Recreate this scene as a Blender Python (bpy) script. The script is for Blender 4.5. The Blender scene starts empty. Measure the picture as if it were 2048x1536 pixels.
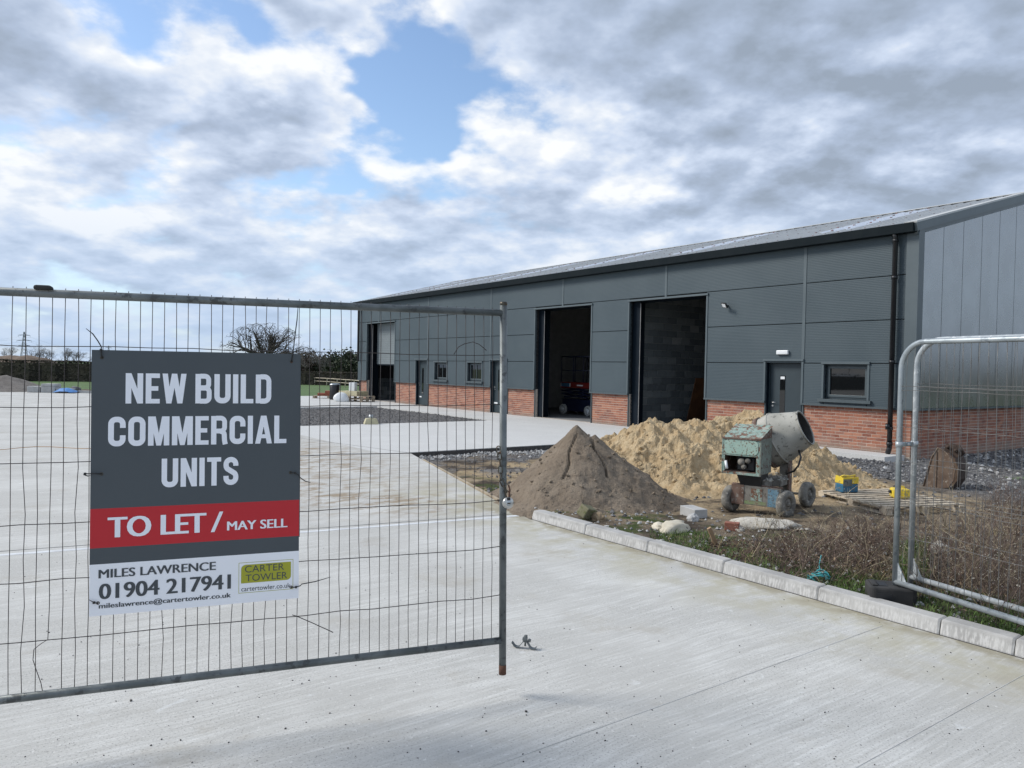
import bpy, bmesh, math, random
from mathutils import Vector, Matrix, noise as mn
random.seed(11)
sc = bpy.context.scene
PI = math.pi

# ------------------------------------------------------------------ camera
IW, IH, FPX = 2048, 1536, 1502.5
PITCH, ROLL, AZ = -0.0197085, 0.0199460, -0.6319784
CAM = Vector((0, 0, 1.75))
_f = Vector((0, math.cos(PITCH), math.sin(PITCH)))
_u0 = Vector((0, -math.sin(PITCH), math.cos(PITCH)))
_r0 = Vector((1, 0, 0))
_r = _r0 * math.cos(ROLL) + _u0 * math.sin(ROLL)
_u = _u0 * math.cos(ROLL) - _r0 * math.sin(ROLL)
cd = bpy.data.cameras.new('camera'); cam = bpy.data.objects.new('camera', cd)
sc.collection.objects.link(cam)
cd.sensor_width = 36; cd.lens = 36 * FPX / IW; cd.clip_end = 6000; cd.clip_start = 0.05
cam.matrix_world = Matrix(((_r.x, _u.x, -_f.x, CAM.x), (_r.y, _u.y, -_f.y, CAM.y), (_r.z, _u.z, -_f.z, CAM.z), (0, 0, 0, 1)))
sc.camera = cam
sc.render.resolution_x, sc.render.resolution_y = 1024, 768

def ray(px, py):
    return (_f * FPX + _r * (px - IW / 2) + _u * (IH / 2 - py)).normalized()
def G(px, py, z=0.0):                      # photo pixel -> point on the level z
    d = ray(px, py); return CAM + d * ((z - CAM.z) / d.z)
def at(px, py, Y):                         # photo pixel -> point at forward distance Y
    d = ray(px, py); return CAM + d * (Y / d.y)

# ------------------------------------------------------------------ world, sun, exposure
SUN_AZ, SUN_EL = math.radians(-84), math.radians(38)
w = bpy.data.worlds.new('World'); sc.world = w; w.use_nodes = True
w.cycles.sampling_method = 'MANUAL'; w.cycles.sample_map_resolution = 256
nt = w.node_tree; nt.nodes.clear()
class NB:
    def __init__(s, t): s.t = t
    def n(s, ty, **k):
        x = s.t.nodes.new(ty)
        for a, b in k.items(): setattr(x, a, b)
        return x
    def put(s, sock, v):
        if isinstance(v, bpy.types.NodeSocket): s.t.links.new(v, sock)
        else: sock.default_value = v
    def m(s, op, a, b=0.0, c=0.0, clamp=False):
        x = s.n('ShaderNodeMath', operation=op); x.use_clamp = clamp
        s.put(x.inputs[0], a); s.put(x.inputs[1], b)
        if op in ('MULTIPLY_ADD',): s.put(x.inputs[2], c)
        return x.outputs[0]
    def vm(s, op, a, b=(0, 0, 0)):
        x = s.n('ShaderNodeVectorMath', operation=op); s.put(x.inputs[0], a)
        if op == 'SCALE': s.put(x.inputs[3], b)
        else: s.put(x.inputs[1], b)
        return x.outputs['Value'] if op in ('DOT_PRODUCT', 'LENGTH', 'DISTANCE') else x.outputs[0]
    def mr(s, v, a, b, c=0.0, d=1.0, smooth=True):
        x = s.n('ShaderNodeMapRange'); x.interpolation_type = 'SMOOTHSTEP' if smooth else 'LINEAR'
        s.put(x.inputs[0], v); s.put(x.inputs[1], a); s.put(x.inputs[2], b); s.put(x.inputs[3], c); s.put(x.inputs[4], d)
        return x.outputs[0]
    def noise(s, vec, scale, detail=4, rough=.55, dist=0.0, out='Fac'):
        x = s.n('ShaderNodeTexNoise'); s.put(x.inputs['Vector'], vec); x.inputs['Scale'].default_value = scale
        x.inputs['Detail'].default_value = detail; x.inputs['Roughness'].default_value = rough; x.inputs['Distortion'].default_value = dist
        return x.outputs[out]
    def vor(s, vec, scale, feature='F1', out='Distance', rnd=1.0):
        x = s.n('ShaderNodeTexVoronoi', feature=feature); s.put(x.inputs['Vector'], vec); x.inputs['Scale'].default_value = scale
        x.inputs['Randomness'].default_value = rnd
        return x.outputs[out]
    def mix(s, fac, a, b, blend='MIX'):
        x = s.n('ShaderNodeMix', data_type='RGBA', blend_type=blend); s.put(x.inputs[0], fac)
        for i, v in ((6, a), (7, b)):
            s.put(x.inputs[i], v if isinstance(v, bpy.types.NodeSocket) or len(v) == 4 else (*v, 1))
        return x.outputs[2]
    def ramp(s, fac, stops):
        x = s.n('ShaderNodeValToRGB'); e = x.color_ramp.elements
        while len(e) < len(stops): e.new(.5)
        for q, (p, c) in zip(e, stops): q.position = p; q.color = (*c, 1) if len(c) == 3 else c
        s.put(x.inputs[0], fac); return x.outputs[0]
    def sep(s, v):
        x = s.n('ShaderNodeSeparateXYZ'); s.put(x.inputs[0], v); return x.outputs
    def comb(s, a, b, c):
        x = s.n('ShaderNodeCombineXYZ')
        for i, v in enumerate((a, b, c)): s.put(x.inputs[i], v)
        return x.outputs[0]
def px_dir(px, py):
    d = ray(px, py); return math.atan2(d.x, d.y), math.asin(d.z)
b = NB(nt)
tc = b.n('ShaderNodeTexCoord').outputs['Generated']
vx, vy, vz = b.sep(b.vm('NORMALIZE', tc))
zc = b.m('MAXIMUM', vz, 0.0)
inv = b.m('DIVIDE', 1.0, b.m('ADD', zc, 0.30))
P = b.comb(b.m('MULTIPLY', vx, inv), b.m('MULTIPLY', vy, inv), 0.37)
az = b.m('ARCTAN2', vx, vy); el = b.m('ARCSINE', vz)
warp = b.noise(P, 4.6, 3, .6, 0, 'Color')
wx, wy, _ = b.sep(warp)
azw = b.m('ADD', az, b.m('MULTIPLY_ADD', wx, .26, -.13)); elw = b.m('ADD', el, b.m('MULTIPLY_ADD', wy, .16, -.08))
# large cloud banks and gaps of this sky: (px, py, half width, half height in photo pixels, cover, brightness)
BANKS = [(900, 255, 140, 85, -.27, 0), (800, 110, 85, 110, -.40, 0), (480, 60, 170, 55, -.20, .05), (1235, 350, 45, 60, -.20, 0), (690, 380, 130, 40, -.18, .1), (330, 300, 45, 80, -.08, .1), (1010, 420, 60, 60, -.10, 0), (200, 60, 60, 60, -.1, .1),
         (90, 120, 240, 85, .14, -.20), (1450, 130, 430, 150, .20, -.23), (620, 5, 120, 40, .2, -.16), (860, 425, 360, 50, .10, -.18), (430, 285, 130, 50, .12, -.18), (1840, 260, 330, 170, .16, -.08), (250, 520, 420, 40, .06, -.08), (1250, 520, 400, 60, .06, .10),
         (500, 205, 150, 55, .12, .34), (1120, 285, 170, 50, .10, .30), (1285, 365, 90, 55, .12, .42), (640, 120, 40, 40, .06, .25), (870, 320, 110, 35, .12, .30), (80, 385, 130, 45, .06, .30), (985, 60, 80, 70, .12, .18), (330, 90, 90, 50, .08, .12), (250, 450, 300, 50, .05, .14), (900, 520, 260, 40, .05, .12), (1650, 380, 420, 70, .12, .02)]
cov, bri = 0.0, 0.0
AE = b.comb(azw, elw, 0.0)
for px, py, rx, ry, c_, b_ in BANKS:
    a0, e0 = px_dir(px, py)
    dv = b.vm('MULTIPLY', b.vm('SUBTRACT', AE, (a0, e0, 0)), (FPX / rx, FPX / ry, 0)); q = b.vm('DOT_PRODUCT', dv, dv)
    g = b.m('EXPONENT', b.m('MULTIPLY', q, -.7))
    if c_: cov = b.m('MULTIPLY_ADD', g, c_, cov)
    if b_: bri = b.m('MULTIPLY_ADD', g, b_, bri)
N1 = b.noise(P, 3.8, 7, .55, .0)
N2 = b.noise(b.vm('ADD', b.vm('SCALE', P, .955), (math.sin(SUN_AZ) * .02, math.cos(SUN_AZ) * .02, .02)), 3.8, 5, .55, .0)
D = b.m('ADD', N1, cov)
dens = b.mr(D, .33, .53)
lit = b.m('MULTIPLY', b.m('SUBTRACT', N1, N2), 2.6)
fine = b.m('MULTIPLY', b.m('SUBTRACT', b.noise(P, 9.0, 4, .6, .0), .5), .40)
thick = b.mr(D, .42, .74)
shade = b.m('ADD', b.m('ADD', b.m('MULTIPLY_ADD', thick, -.34, .76), lit), b.m('ADD', bri, fine), clamp=True)
ccol = b.ramp(shade, [(0, (.150, .180, .225)), (.35, (.205, .246, .318)), (.65, (.290, .333, .408)), (.85, (.375, .400, .438)), (1, (.445, .455, .468))])
sky = b.n('ShaderNodeTexSky', sky_type='NISHITA'); sky.sun_disc = False
sky.sun_elevation = SUN_EL; sky.sun_rotation = SUN_AZ; sky.air_density = 1.0; sky.dust_density = .6; sky.ozone_density = 2.0
blue = b.vm('SCALE', sky.outputs[0], .085)
haze = b.mr(el, -.02, .26, .80, 0.0)
col = b.mix(dens, blue, ccol)
col = b.mix(haze, col, (.235, .300, .395))
bg = b.n('ShaderNodeBackground'); b.put(bg.inputs[0], col); bg.inputs[1].default_value = 1.0
b.t.links.new(bg.outputs[0], b.n('ShaderNodeOutputWorld').inputs[0])

sd = bpy.data.lights.new('sun', 'SUN'); sd.energy = 1.5; sd.angle = math.radians(18); sd.color = (1, .955, .89)
so = bpy.data.objects.new('sun', sd); sc.collection.objects.link(so)
so.rotation_euler = Vector((-math.sin(SUN_AZ) * math.cos(SUN_EL), -math.cos(SUN_AZ) * math.cos(SUN_EL), -math.sin(SUN_EL))).to_track_quat('-Z', 'Y').to_euler()
so.location = (-30, 0, 30)
vs = sc.view_settings; vs.view_transform = 'Standard'; vs.look = 'None'; vs.exposure = 1.15; vs.gamma = 1; vs.use_curve_mapping = False

# ------------------------------------------------------------------ helpers
COL = sc.collection
def lin(r, g, b_):
    f = lambda c: (c / 255 / 12.92) if c / 255 <= .04045 else ((c / 255 + .055) / 1.055) ** 2.4
    return (f(r), f(g), f(b_))
MATS = {}
def new_mat(name):
    m = bpy.data.materials.new(name); m.use_nodes = True; t = m.node_tree
    p = t.nodes['Principled BSDF']; nb = NB(t); MATS[name] = m
    pos = nb.n('ShaderNodeNewGeometry').outputs['Position']
    return m, nb, p, pos
def bump(nb, p, h, strength=.4, dist=.01):
    x = nb.n('ShaderNodeBump'); x.inputs['Strength'].default_value = strength; x.inputs['Distance'].default_value = dist
    nb.put(x.inputs['Height'], h); nb.t.links.new(x.outputs[0], p.inputs['Normal'])
def mat(name, c1, c2=None, scale=8, rough=.6, metal=0.0, bmp=0.0, bscale=None, spec=.5, island=0.0, c3=None, lo=.35, hi=.65, dist=.004):
    m, nb, p, pos = new_mat(name)
    c2 = c2 or tuple(x * .8 for x in c1)
    f = nb.mr(nb.noise(pos, scale, 5, .6), lo, hi)
    c = nb.mix(f, c1, c2)
    if c3: c = nb.mix(nb.mr(nb.noise(pos, scale * 2.7, 6, .65), .54, .62), c, c3)
    if island:
        g = nb.n('ShaderNodeNewGeometry').outputs['Random Per Island']
        h = nb.n('ShaderNodeHueSaturation'); nb.put(h.inputs['Value'], nb.mr(g, 0, 1, 1 - island, 1 + island, False)); nb.put(h.inputs['Color'], c); c = h.outputs[0]
    nb.put(p.inputs['Base Color'], c); p.inputs['Roughness'].default_value = rough; p.inputs['Metallic'].default_value = metal
    p.inputs['Specular IOR Level'].default_value = spec
    if bmp: bump(nb, p, nb.noise(pos, bscale or scale * 6, 5, .65), bmp, dist)
    return m

def frame(d):
    d = d.normalized(); a = Vector((0, 0, 1)) if abs(d.z) < .9 else Vector((1, 0, 0))
    x = d.cross(a).normalized(); return x, d.cross(x).normalized()
class MB:
    def __init__(s): s.v = []; s.f = []
    def box(s, x0, x1, y0, y1, z0, z1, M=None):
        return s.hexa([(x0, y0, z0), (x1, y0, z0), (x1, y1, z0), (x0, y1, z0), (x0, y0, z1), (x1, y0, z1), (x1, y1, z1), (x0, y1, z1)], M)
    def hexa(s, c, M=None):
        i = len(s.v); s.v += [tuple(M @ Vector(q)) if M else tuple(q) for q in c]
        s.f += [(i, i + 3, i + 2, i + 1), (i + 4, i + 5, i + 6, i + 7), (i, i + 1, i + 5, i + 4), (i + 1, i + 2, i + 6, i + 5), (i + 2, i + 3, i + 7, i + 6), (i + 3, i, i + 4, i + 7)]
        return s
    def tube(s, pts, r, n=8, cap=True):
        pts = [Vector(p) for p in pts]; rs = r if isinstance(r, (list, tuple)) else [r] * len(pts)
        base = len(s.v); x = None
        for k, p in enumerate(pts):
            d = (pts[min(k + 1, len(pts) - 1)] - pts[max(k - 1, 0)])
            if d.length < 1e-9: d = Vector((0, 0, 1))
            d.normalize()
            if x is None: x, y = frame(d)
            else:
                x = (x - d * x.dot(d))
                if x.length < 1e-6: x = frame(d)[0]
                x.normalize(); y = d.cross(x)
            for j in range(n):
                a = 2 * PI * j / n; s.v.append(tuple(p + (x * math.cos(a) + y * math.sin(a)) * rs[k]))
        for k in range(len(pts) - 1):
            for j in range(n):
                a = base + k * n + j; b2 = base + k * n + (j + 1) % n
                s.f.append((a, b2, b2 + n, a + n))
        if cap and n > 2:
            s.f.append(tuple(base + j for j in reversed(range(n)))); s.f.append(tuple(base + (len(pts) - 1) * n + j for j in range(n)))
        return s
    def lathe(s, prof, n=24, M=None, closed=False):      # prof: (radius, height along z)
        base = len(s.v)
        for r, h in prof:
            for j in range(n):
                a = 2 * PI * j / n; q = Vector((r * math.cos(a), r * math.sin(a), h)); s.v.append(tuple(M @ q) if M else tuple(q))
        K = len(prof)
        for k in range(K if closed else K - 1):
            for j in range(n):
                a = base + k * n + j; b2 = base + k * n + (j + 1) % n; c = base + ((k + 1) % K) * n
                s.f.append((a, b2, c + (j + 1) % n, c + j))
        return s
    def prism(s, poly, z0, z1, M=None):                   # poly counter-clockwise in xy
        n = len(poly); i = len(s.v)
        for z in (z0, z1):
            for q in poly:
                c = Vector((q[0], q[1], z)); s.v.append(tuple(M @ c) if M else tuple(c))
        s.f.append(tuple(i + j for j in reversed(range(n)))); s.f.append(tuple(i + n + j for j in range(n)))
        for j in range(n): k = (j + 1) % n; s.f.append((i + j, i + k, i + n + k, i + n + j))
        return s
    def blob(s, c, r, sc3=(1, 1, 1), seed=0, jag=.35):    # irregular stone of 12 points
        t = (1 + 5 ** .5) / 2; i = len(s.v); rnd = random.Random(seed)
        V = [(-1, t, 0), (1, t, 0), (-1, -t, 0), (1, -t, 0), (0, -1, t), (0, 1, t), (0, -1, -t), (0, 1, -t), (t, 0, -1), (t, 0, 1), (-t, 0, -1), (-t, 0, 1)]
        R = Matrix.Rotation(rnd.uniform(0, 6), 3, 'Z') @ Matrix.Rotation(rnd.uniform(-.5, .5), 3, 'X')
        for q in V:
            p = Vector(q).normalized() * r * (1 + rnd.uniform(-jag, jag)); p = Vector((p.x * sc3[0], p.y * sc3[1], p.z * sc3[2])); p = R @ p
            s.v.append((c[0] + p.x, c[1] + p.y, c[2] + p.z))
        for a in [(0, 11, 5), (0, 5, 1), (0, 1, 7), (0, 7, 10), (0, 10, 11), (1, 5, 9), (5, 11, 4), (11, 10, 2), (10, 7, 6), (7, 1, 8), (3, 9, 4), (3, 4, 2), (3, 2, 6), (3, 6, 8), (3, 8, 9), (4, 9, 5), (2, 4, 11), (6, 2, 10), (8, 6, 7), (9, 8, 1)]:
            s.f.append(tuple(i + k for k in a))
        return s
    def mesh(s, name, m=None, smooth=False):
        me = bpy.data.meshes.new(name); me.from_pydata(s.v, [], s.f); me.update()
        if m: me.materials.append(MATS[m] if isinstance(m, str) else m)
        if smooth: me.polygons.foreach_set('use_smooth', [True] * len(me.polygons))
        return me
    def build(s, name, m, parent=None, smooth=False, bevel=0.0, **kw):
        return obj(name, s.mesh(name, m, smooth), parent, bevel, **kw)
def obj(name, me, parent=None, bevel=0.0, label=None, cat=None, group=None, kind=None, loc=None, rz=None, autosmooth=False):
    o = bpy.data.objects.new(name, me); COL.objects.link(o)
    if parent: o.parent = parent
    if loc is not None: o.location = loc
    if rz is not None: o.rotation_euler = (0, 0, rz)
    if bevel:
        x = o.modifiers.new('bevel', 'BEVEL'); x.width = bevel; x.segments = 2; x.limit_method = 'ANGLE'; x.angle_limit = .6
    tag(o, label, cat, group, kind); return o
def tag(o, label=None, cat=None, group=None, kind=None):
    if label: o['label'] = label
    if cat: o['category'] = cat
    if group: o['group'] = group
    if kind: o['kind'] = kind
    return o
def empty(name, loc=(0, 0, 0), rz=0.0, **kw):
    o = bpy.data.objects.new(name, None); COL.objects.link(o); o.location = loc; o.rotation_euler = (0, 0, rz); o.empty_display_size = .2
    return tag(o, **kw)
def S01(x, a, b_):
    t = max(0, min(1, (x - a) / (b_ - a))); return t * t * (3 - 2 * t)
def fbm(x, y, z, o=4): return mn.fractal(Vector((x, y, z)), 1.0, 2.0, o)

# building axes: corner, d1 along the front (away to the left), dn inward
D1 = Vector((math.sin(AZ), math.cos(AZ), 0)); DN = Vector((math.cos(AZ), -math.sin(AZ), 0))
CORNER = Vector((8.9428, 16.7762, 0)); BROT = math.atan2(-D1.y, -D1.x)
def L(s, y, z=0.0): return CORNER + D1 * s + DN * y + Vector((0, 0, z))
def loc_sy(x, y):
    d = Vector((x, y, 0)) - CORNER; return d.dot(D1), d.dot(DN)

# ------------------------------------------------------------------ materials
def coords(nb, pos):
    s_ = nb.m('SUBTRACT', nb.vm('DOT_PRODUCT', pos, tuple(D1)), CORNER.dot(D1)); y_ = nb.m('SUBTRACT', nb.vm('DOT_PRODUCT', pos, tuple(DN)), CORNER.dot(DN))
    return s_, y_
def gauss(nb, s_, y_, s0, y0, rs, ry):
    q = nb.m('ADD', nb.m('POWER', nb.m('ABSOLUTE', nb.m('MULTIPLY', nb.m('SUBTRACT', s_, s0), 1 / rs)), 2.0), nb.m('POWER', nb.m('ABSOLUTE', nb.m('MULTIPLY', nb.m('SUBTRACT', y_, y0), 1 / ry)), 2.0))
    return nb.m('EXPONENT', nb.m('MULTIPLY', q, -1.0))
def concrete(name, ca, cb, dirt=True, k=1.0):
    m, nb, p, pos = new_mat(name); s_, y_ = coords(nb, pos)
    wob = nb.m('MULTIPLY', nb.m('SUBTRACT', nb.noise(pos, .55, 2, .5), .5), .22)
    st = nb.comb(nb.m('MULTIPLY', nb.m('ADD', s_, wob), 55.0), nb.m('MULTIPLY', y_, 2.2), 0.0)
    streak = nb.noise(st, 1.0, 3, .62, .0)
    st2 = nb.comb(nb.m('MULTIPLY', nb.m('ADD', s_, wob), 16.0), nb.m('MULTIPLY', y_, 1.2), 3.0)
    streak2 = nb.noise(st2, 1.0, 3, .6, .0)
    f = nb.m('ADD', nb.m('MULTIPLY', streak, .70 * k), nb.m('MULTIPLY', streak2, .40 * k)); f = nb.m('ADD', f, nb.m('MULTIPLY', nb.noise(pos, .9, 6, .62), .8)); 
    c = nb.mix(nb.mr(f, .50 + .3 * k, 1.0 + .3 * k), ca, cb)
    c = nb.mix(nb.m('MULTIPLY', nb.mr(nb.noise(pos, 85, 3, .78), .545, .66), nb.mr(nb.noise(pos, .8, 4, .6), .34, .60, .25, .9)), c, tuple(x * .42 for x in ca))
    c = nb.mix(nb.mr(nb.noise(pos, 30, 3, .7), .60, .70, 0, .35), c, tuple(min(1, x * 1.35) for x in cb))
    if dirt:
        n5 = nb.noise(pos, 2.2, 6, .68)
        stain = nb.m('MULTIPLY', nb.mr(y_, -13.0, -11.85), nb.mr(s_, 3, 0.5)); stain = nb.m('MULTIPLY', stain, nb.mr(n5, .36, .62))
        c = nb.mix(nb.m('MULTIPLY', stain, .75), c, (.36, .335, .235))
        lip = nb.m('MULTIPLY', nb.mr(y_, -11.98, -11.80), nb.mr(s_, .5, -.9)); c = nb.mix(nb.m('MULTIPLY', lip, nb.mr(nb.noise(pos, 5, 5, .65), .38, .56, .1, .85)), c, (.27, .245, .175))
        mud = 0.0
        for s0, y0, rs, ry, a in ((4.6, -12.2, 3.2, 1.3, 1.0), (7.8, -11.2, 3.0, .8, .8), (1.2, -13.2, 1.3, .8, .9), (.2, -12.4, .8, .5, .9)):
            mud = nb.m('MULTIPLY_ADD', gauss(nb, s_, y_, s0, y0, rs, ry), a, mud)
        mst = nb.comb(nb.m('MULTIPLY', s_, 5.0), nb.m('MULTIPLY', y_, 2.2), 1.0)
        mud = nb.m('MULTIPLY', mud, nb.mr(nb.noise(mst, 1.0, 7, .74, .3), .46, .60), clamp=True)
        c = nb.mix(nb.m('MULTIPLY', mud, .95), c, (.27, .215, .15))
        c = nb.mix(nb.m('MULTIPLY', nb.mr(nb.noise(pos, 1.1, 6, .72), .54, .70), .45), c, (.33, .30, .245))
        c = nb.mix(nb.mr(nb.noise(pos, 3.4, 5, .6, .6), .66, .72, 0, .45), c, (.66, .68, .68))
    nb.put(p.inputs['Base Color'], c); p.inputs['Roughness'].default_value = .82; p.inputs['Specular IOR Level'].default_value = .3
    bump(nb, p, nb.m('ADD', nb.m('MULTIPLY', streak, 1.0), nb.m('MULTIPLY', nb.noise(pos, 60, 4, .7), .6)), .45, .006)
concrete('concrete_yard', (.43, .425, .40), (.60, .60, .575))
concrete('concrete_apron', (.525, .525, .51), (.64, .64, .625), False, .6)
m, nb, p, pos = new_mat('kerb'); s_, y_ = coords(nb, pos); z_ = nb.sep(pos)[2]
st = nb.noise(nb.comb(nb.m('MULTIPLY', s_, 60.0), nb.m('MULTIPLY', y_, 8.0), nb.m('MULTIPLY', z_, 12.0)), 1.0, 5, .65)
c = nb.mix(nb.mr(nb.noise(pos, 3.5, 6, .65), .35, .65), (.41, .405, .39), (.30, .295, .285))
c = nb.mix(nb.m('MULTIPLY', nb.mr(st, .42, .62), nb.mr(z_, .095, .06, 0, .75)), c, (.54, .535, .52))
c = nb.mix(nb.m('MULTIPLY', nb.mr(nb.noise(pos, 2.2, 5, .7), .5, .62), nb.mr(nb.m('ABSOLUTE', nb.m('SUBTRACT', z_, .085)), .03, .0, 0, .75)), c, (.20, .195, .185))
nb.put(p.inputs['Base Color'], c); p.inputs['Roughness'].default_value = .88; bump(nb, p, nb.m('ADD', st, nb.noise(pos, 70, 4, .7)), .4, .004)
mat('dark_edge', (.05, .05, .05), (.09, .085, .08), 12, .9)
mat('joint_dark', (.17, .17, .165), (.28, .28, .27), 6, .9)
mat('joint_crack', (.44, .435, .41), (.60, .60, .58), 3, .9)
mat('mortar_dark', (.36, .36, .35), (.42, .42, .41), 4, .95)
mat('joint_pale', (.62, .64, .65), (.52, .53, .54), 6, .8)
mat('gravel_bed', (.075, .072, .072), (.14, .135, .13), 14, .95, bmp=1.0, bscale=55, c3=(.22, .21, .20), dist=.03)
mat('grass_field', (.060, .115, .030), (.085, .145, .042), .6, .95, c3=(.075, .10, .035), bmp=.6, bscale=9, dist=.05)
# soil
m, nb, p, pos = new_mat('soil'); s_, y_ = coords(nb, pos)
n1 = nb.noise(pos, 1.7, 8, .66); n2 = nb.noise(pos, 11, 7, .7)
c = nb.mix(nb.mr(n1, .38, .62), (.060, .047, .037), (.155, .130, .104))
sandm = 0.0
for wx_, wy_, rs, ry, a in ((1.0, 10.4, 2.2, 2.2, .7), (3.6, 12.3, 3.0, 2.6, 1.2), (0.4, 13.6, 1.6, 2.0, 1.1), (3.4, 9.6, 1.6, 1.0, .12), (5.6, 12.0, 1.8, 1.2, .8)):
    s0, y0 = loc_sy(wx_, wy_); sandm = nb.m('MULTIPLY_ADD', gauss(nb, s_, y_, s0, y0, rs, ry), a, sandm)
sandm = nb.m('MULTIPLY', sandm, nb.mr(n1, .34, .60), clamp=True)
c = nb.mix(sandm, c, nb.mix(nb.mr(n2, .35, .65), (.33, .245, .145), (.43, .34, .215)))
grav = nb.m('ADD', nb.mr(y_, -4.2, -2.6), nb.m('MULTIPLY', nb.mr(s_, -1.0, -3.0), nb.mr(y_, -5.5, -3.0)), clamp=True)
grav = nb.m('MAXIMUM', grav, nb.m('MULTIPLY', nb.mr(s_, 1.2, 3.0), nb.mr(nb.noise(pos, .8, 3, .6), .42, .55)))
c = nb.mix(nb.m('MULTIPLY', grav, nb.mr(n1, .28, .46)), c, nb.mix(nb.mr(n2, .42, .6), (.085, .085, .088), (.22, .215, .21)))
moss = nb.m('MULTIPLY', nb.mr(y_, -9.8, -10.8), nb.mr(nb.noise(pos, 2.6, 6, .65), .46, .58))
c = nb.mix(moss, c, (.055, .075, .022))
nb.put(p.inputs['Base Color'], c); p.inputs['Roughness'].default_value = .95; p.inputs['Specular IOR Level'].default_value = .2
bump(nb, p, nb.m('ADD', n2, nb.m('MULTIPLY', nb.noise(pos, 45, 5, .7), .5)), .9, .05)
# cladding with fine horizontal ribs
m, nb, p, pos = new_mat('cladding'); z_ = nb.sep(pos)[2]
rib = nb.m('SINE', nb.m('MULTIPLY', z_, 2 * PI / .04))
c = nb.mix(nb.mr(nb.noise(pos, .5, 4, .55), .35, .65), (.048, .069, .081), (.058, .080, .092))
nb.put(p.inputs['Base Color'], c); p.inputs['Roughness'].default_value = .5; p.inputs['Specular IOR Level'].default_value = .35
bump(nb, p, nb.m('ADD', nb.mr(rib, -.6, .6), nb.m('MULTIPLY', nb.noise(pos, 1.5, 3, .5), .5)), .22, .006)
# smooth glossy gable sheet
m, nb, p, pos = new_mat('gable_sheet')
c = nb.mix(nb.mr(nb.noise(pos, .7, 4, .6), .35, .65), (.026, .033, .035), (.033, .041, .042))
nb.put(p.inputs['Base Color'], c); p.inputs['Metallic'].default_value = .0; p.inputs['Specular IOR Level'].default_value = 1.0
nb.put(p.inputs['Roughness'], nb.mr(nb.noise(pos, 1.2, 5, .6), .3, .7, .22, .30)); p.inputs['IOR'].default_value = 2.25

mat('trim', (.058, .078, .086), (.066, .086, .094), 2, .42)
mat('trim_light', (.072, .095, .106), (.082, .106, .117), 2, .45)
mat('gutter', (.007, .012, .015), (.010, .015, .018), 2, .6, spec=.1)
mat('pipe_black', (.008, .009, .011), (.014, .015, .017), 3, .4)
mat('door_navy', (.004, .009, .015), (.006, .011, .018), 2, .6, spec=.12)
mat('door_grey', (.020, .034, .042), (.025, .040, .048), 2, .45)
mat('guide_rail', (.34, .33, .32), (.26, .25, .25), 3, .5, .4)
mat('roof', (.40, .41, .405), (.46, .47, .465), .8, .5, spec=.5)
mat('rooflight', (.62, .66, .72), (.70, .73, .78), 2, .35)
mat('fixing', (.24, .13, .12), (.12, .11, .11), 9, .6)
mat('roller', (.17, .195, .205), (.155, .18, .19), 3, .45)
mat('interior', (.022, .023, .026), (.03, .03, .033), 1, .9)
mat('floor_in', (.17, .175, .18), (.21, .215, .22), 2, .7)
mat('mortar', (.52, .455, .385), (.44, .385, .325), 6, .95)
m, nb, p, pos = new_mat('brick')
rnd = nb.n('ShaderNodeNewGeometry').outputs['Random Per Island']; ob = nb.n('ShaderNodeObjectInfo').outputs['Random']
r2 = nb.m('FRACT', nb.m('MULTIPLY_ADD', ob, 7.31, rnd))
c = nb.ramp(r2, [(0, (.18, .062, .040)), (.3, (.25, .092, .056)), (.6, (.31, .122, .072)), (.85, (.36, .160, .098)), (1, (.20, .095, .072))])
c = nb.mix(nb.mr(nb.noise(pos, 22, 6, .7), .45, .7, 0, .55), c, (.36, .20, .145)); c = nb.mix(nb.mr(nb.noise(pos, 1.6, 5, .6), .52, .68, 0, .35), c, (.30, .20, .16))
c = nb.mix(nb.m('MULTIPLY', nb.mr(nb.sep(pos)[2], .22, .0), nb.mr(nb.noise(pos, 3, 4, .6), .3, .6, .2, .7)), c, (.24, .205, .17))
nb.put(p.inputs['Base Color'], c); p.inputs['Roughness'].default_value = .9; bump(nb, p, nb.noise(pos, 70, 4, .7), .4, .004)
m, nb, p, pos = new_mat('block')
rnd = nb.n('ShaderNodeNewGeometry').outputs['Random Per Island']; ob = nb.n('ShaderNodeObjectInfo').outputs['Random']
c = nb.ramp(nb.m('FRACT', nb.m('MULTIPLY_ADD', ob, 5.77, rnd)), [(0, (.085, .10, .108)), (.5, (.13, .148, .155)), (.9, (.18, .196, .198)), (1, (.29, .295, .29))])
c = nb.mix(nb.mr(nb.noise(pos, 9, 6, .7), .5, .75, 0, .5), c, (.13, .14, .14))
nb.put(p.inputs['Base Color'], c); p.inputs['Roughness'].default_value = .95; bump(nb, p, nb.noise(pos, 60, 4, .7), .5, .005)
m, nb, p, pos = new_mat('glass'); nb.put(p.inputs['Base Color'], (.006, .007, .008, 1)); p.inputs['Roughness'].default_value = .02; p.inputs['Specular IOR Level'].default_value = .7
mat('white_plastic', (.72, .74, .75), (.66, .68, .69), 4, .4)
mat('black_rubber', (.018, .018, .018), (.035, .034, .033), 9, .85, bmp=.3)
mat('steel', (.50, .50, .50), (.35, .35, .35), 20, .35, .9)
mat('board_brown', (.14, .062, .026), (.10, .044, .018), 3, .7)

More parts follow.
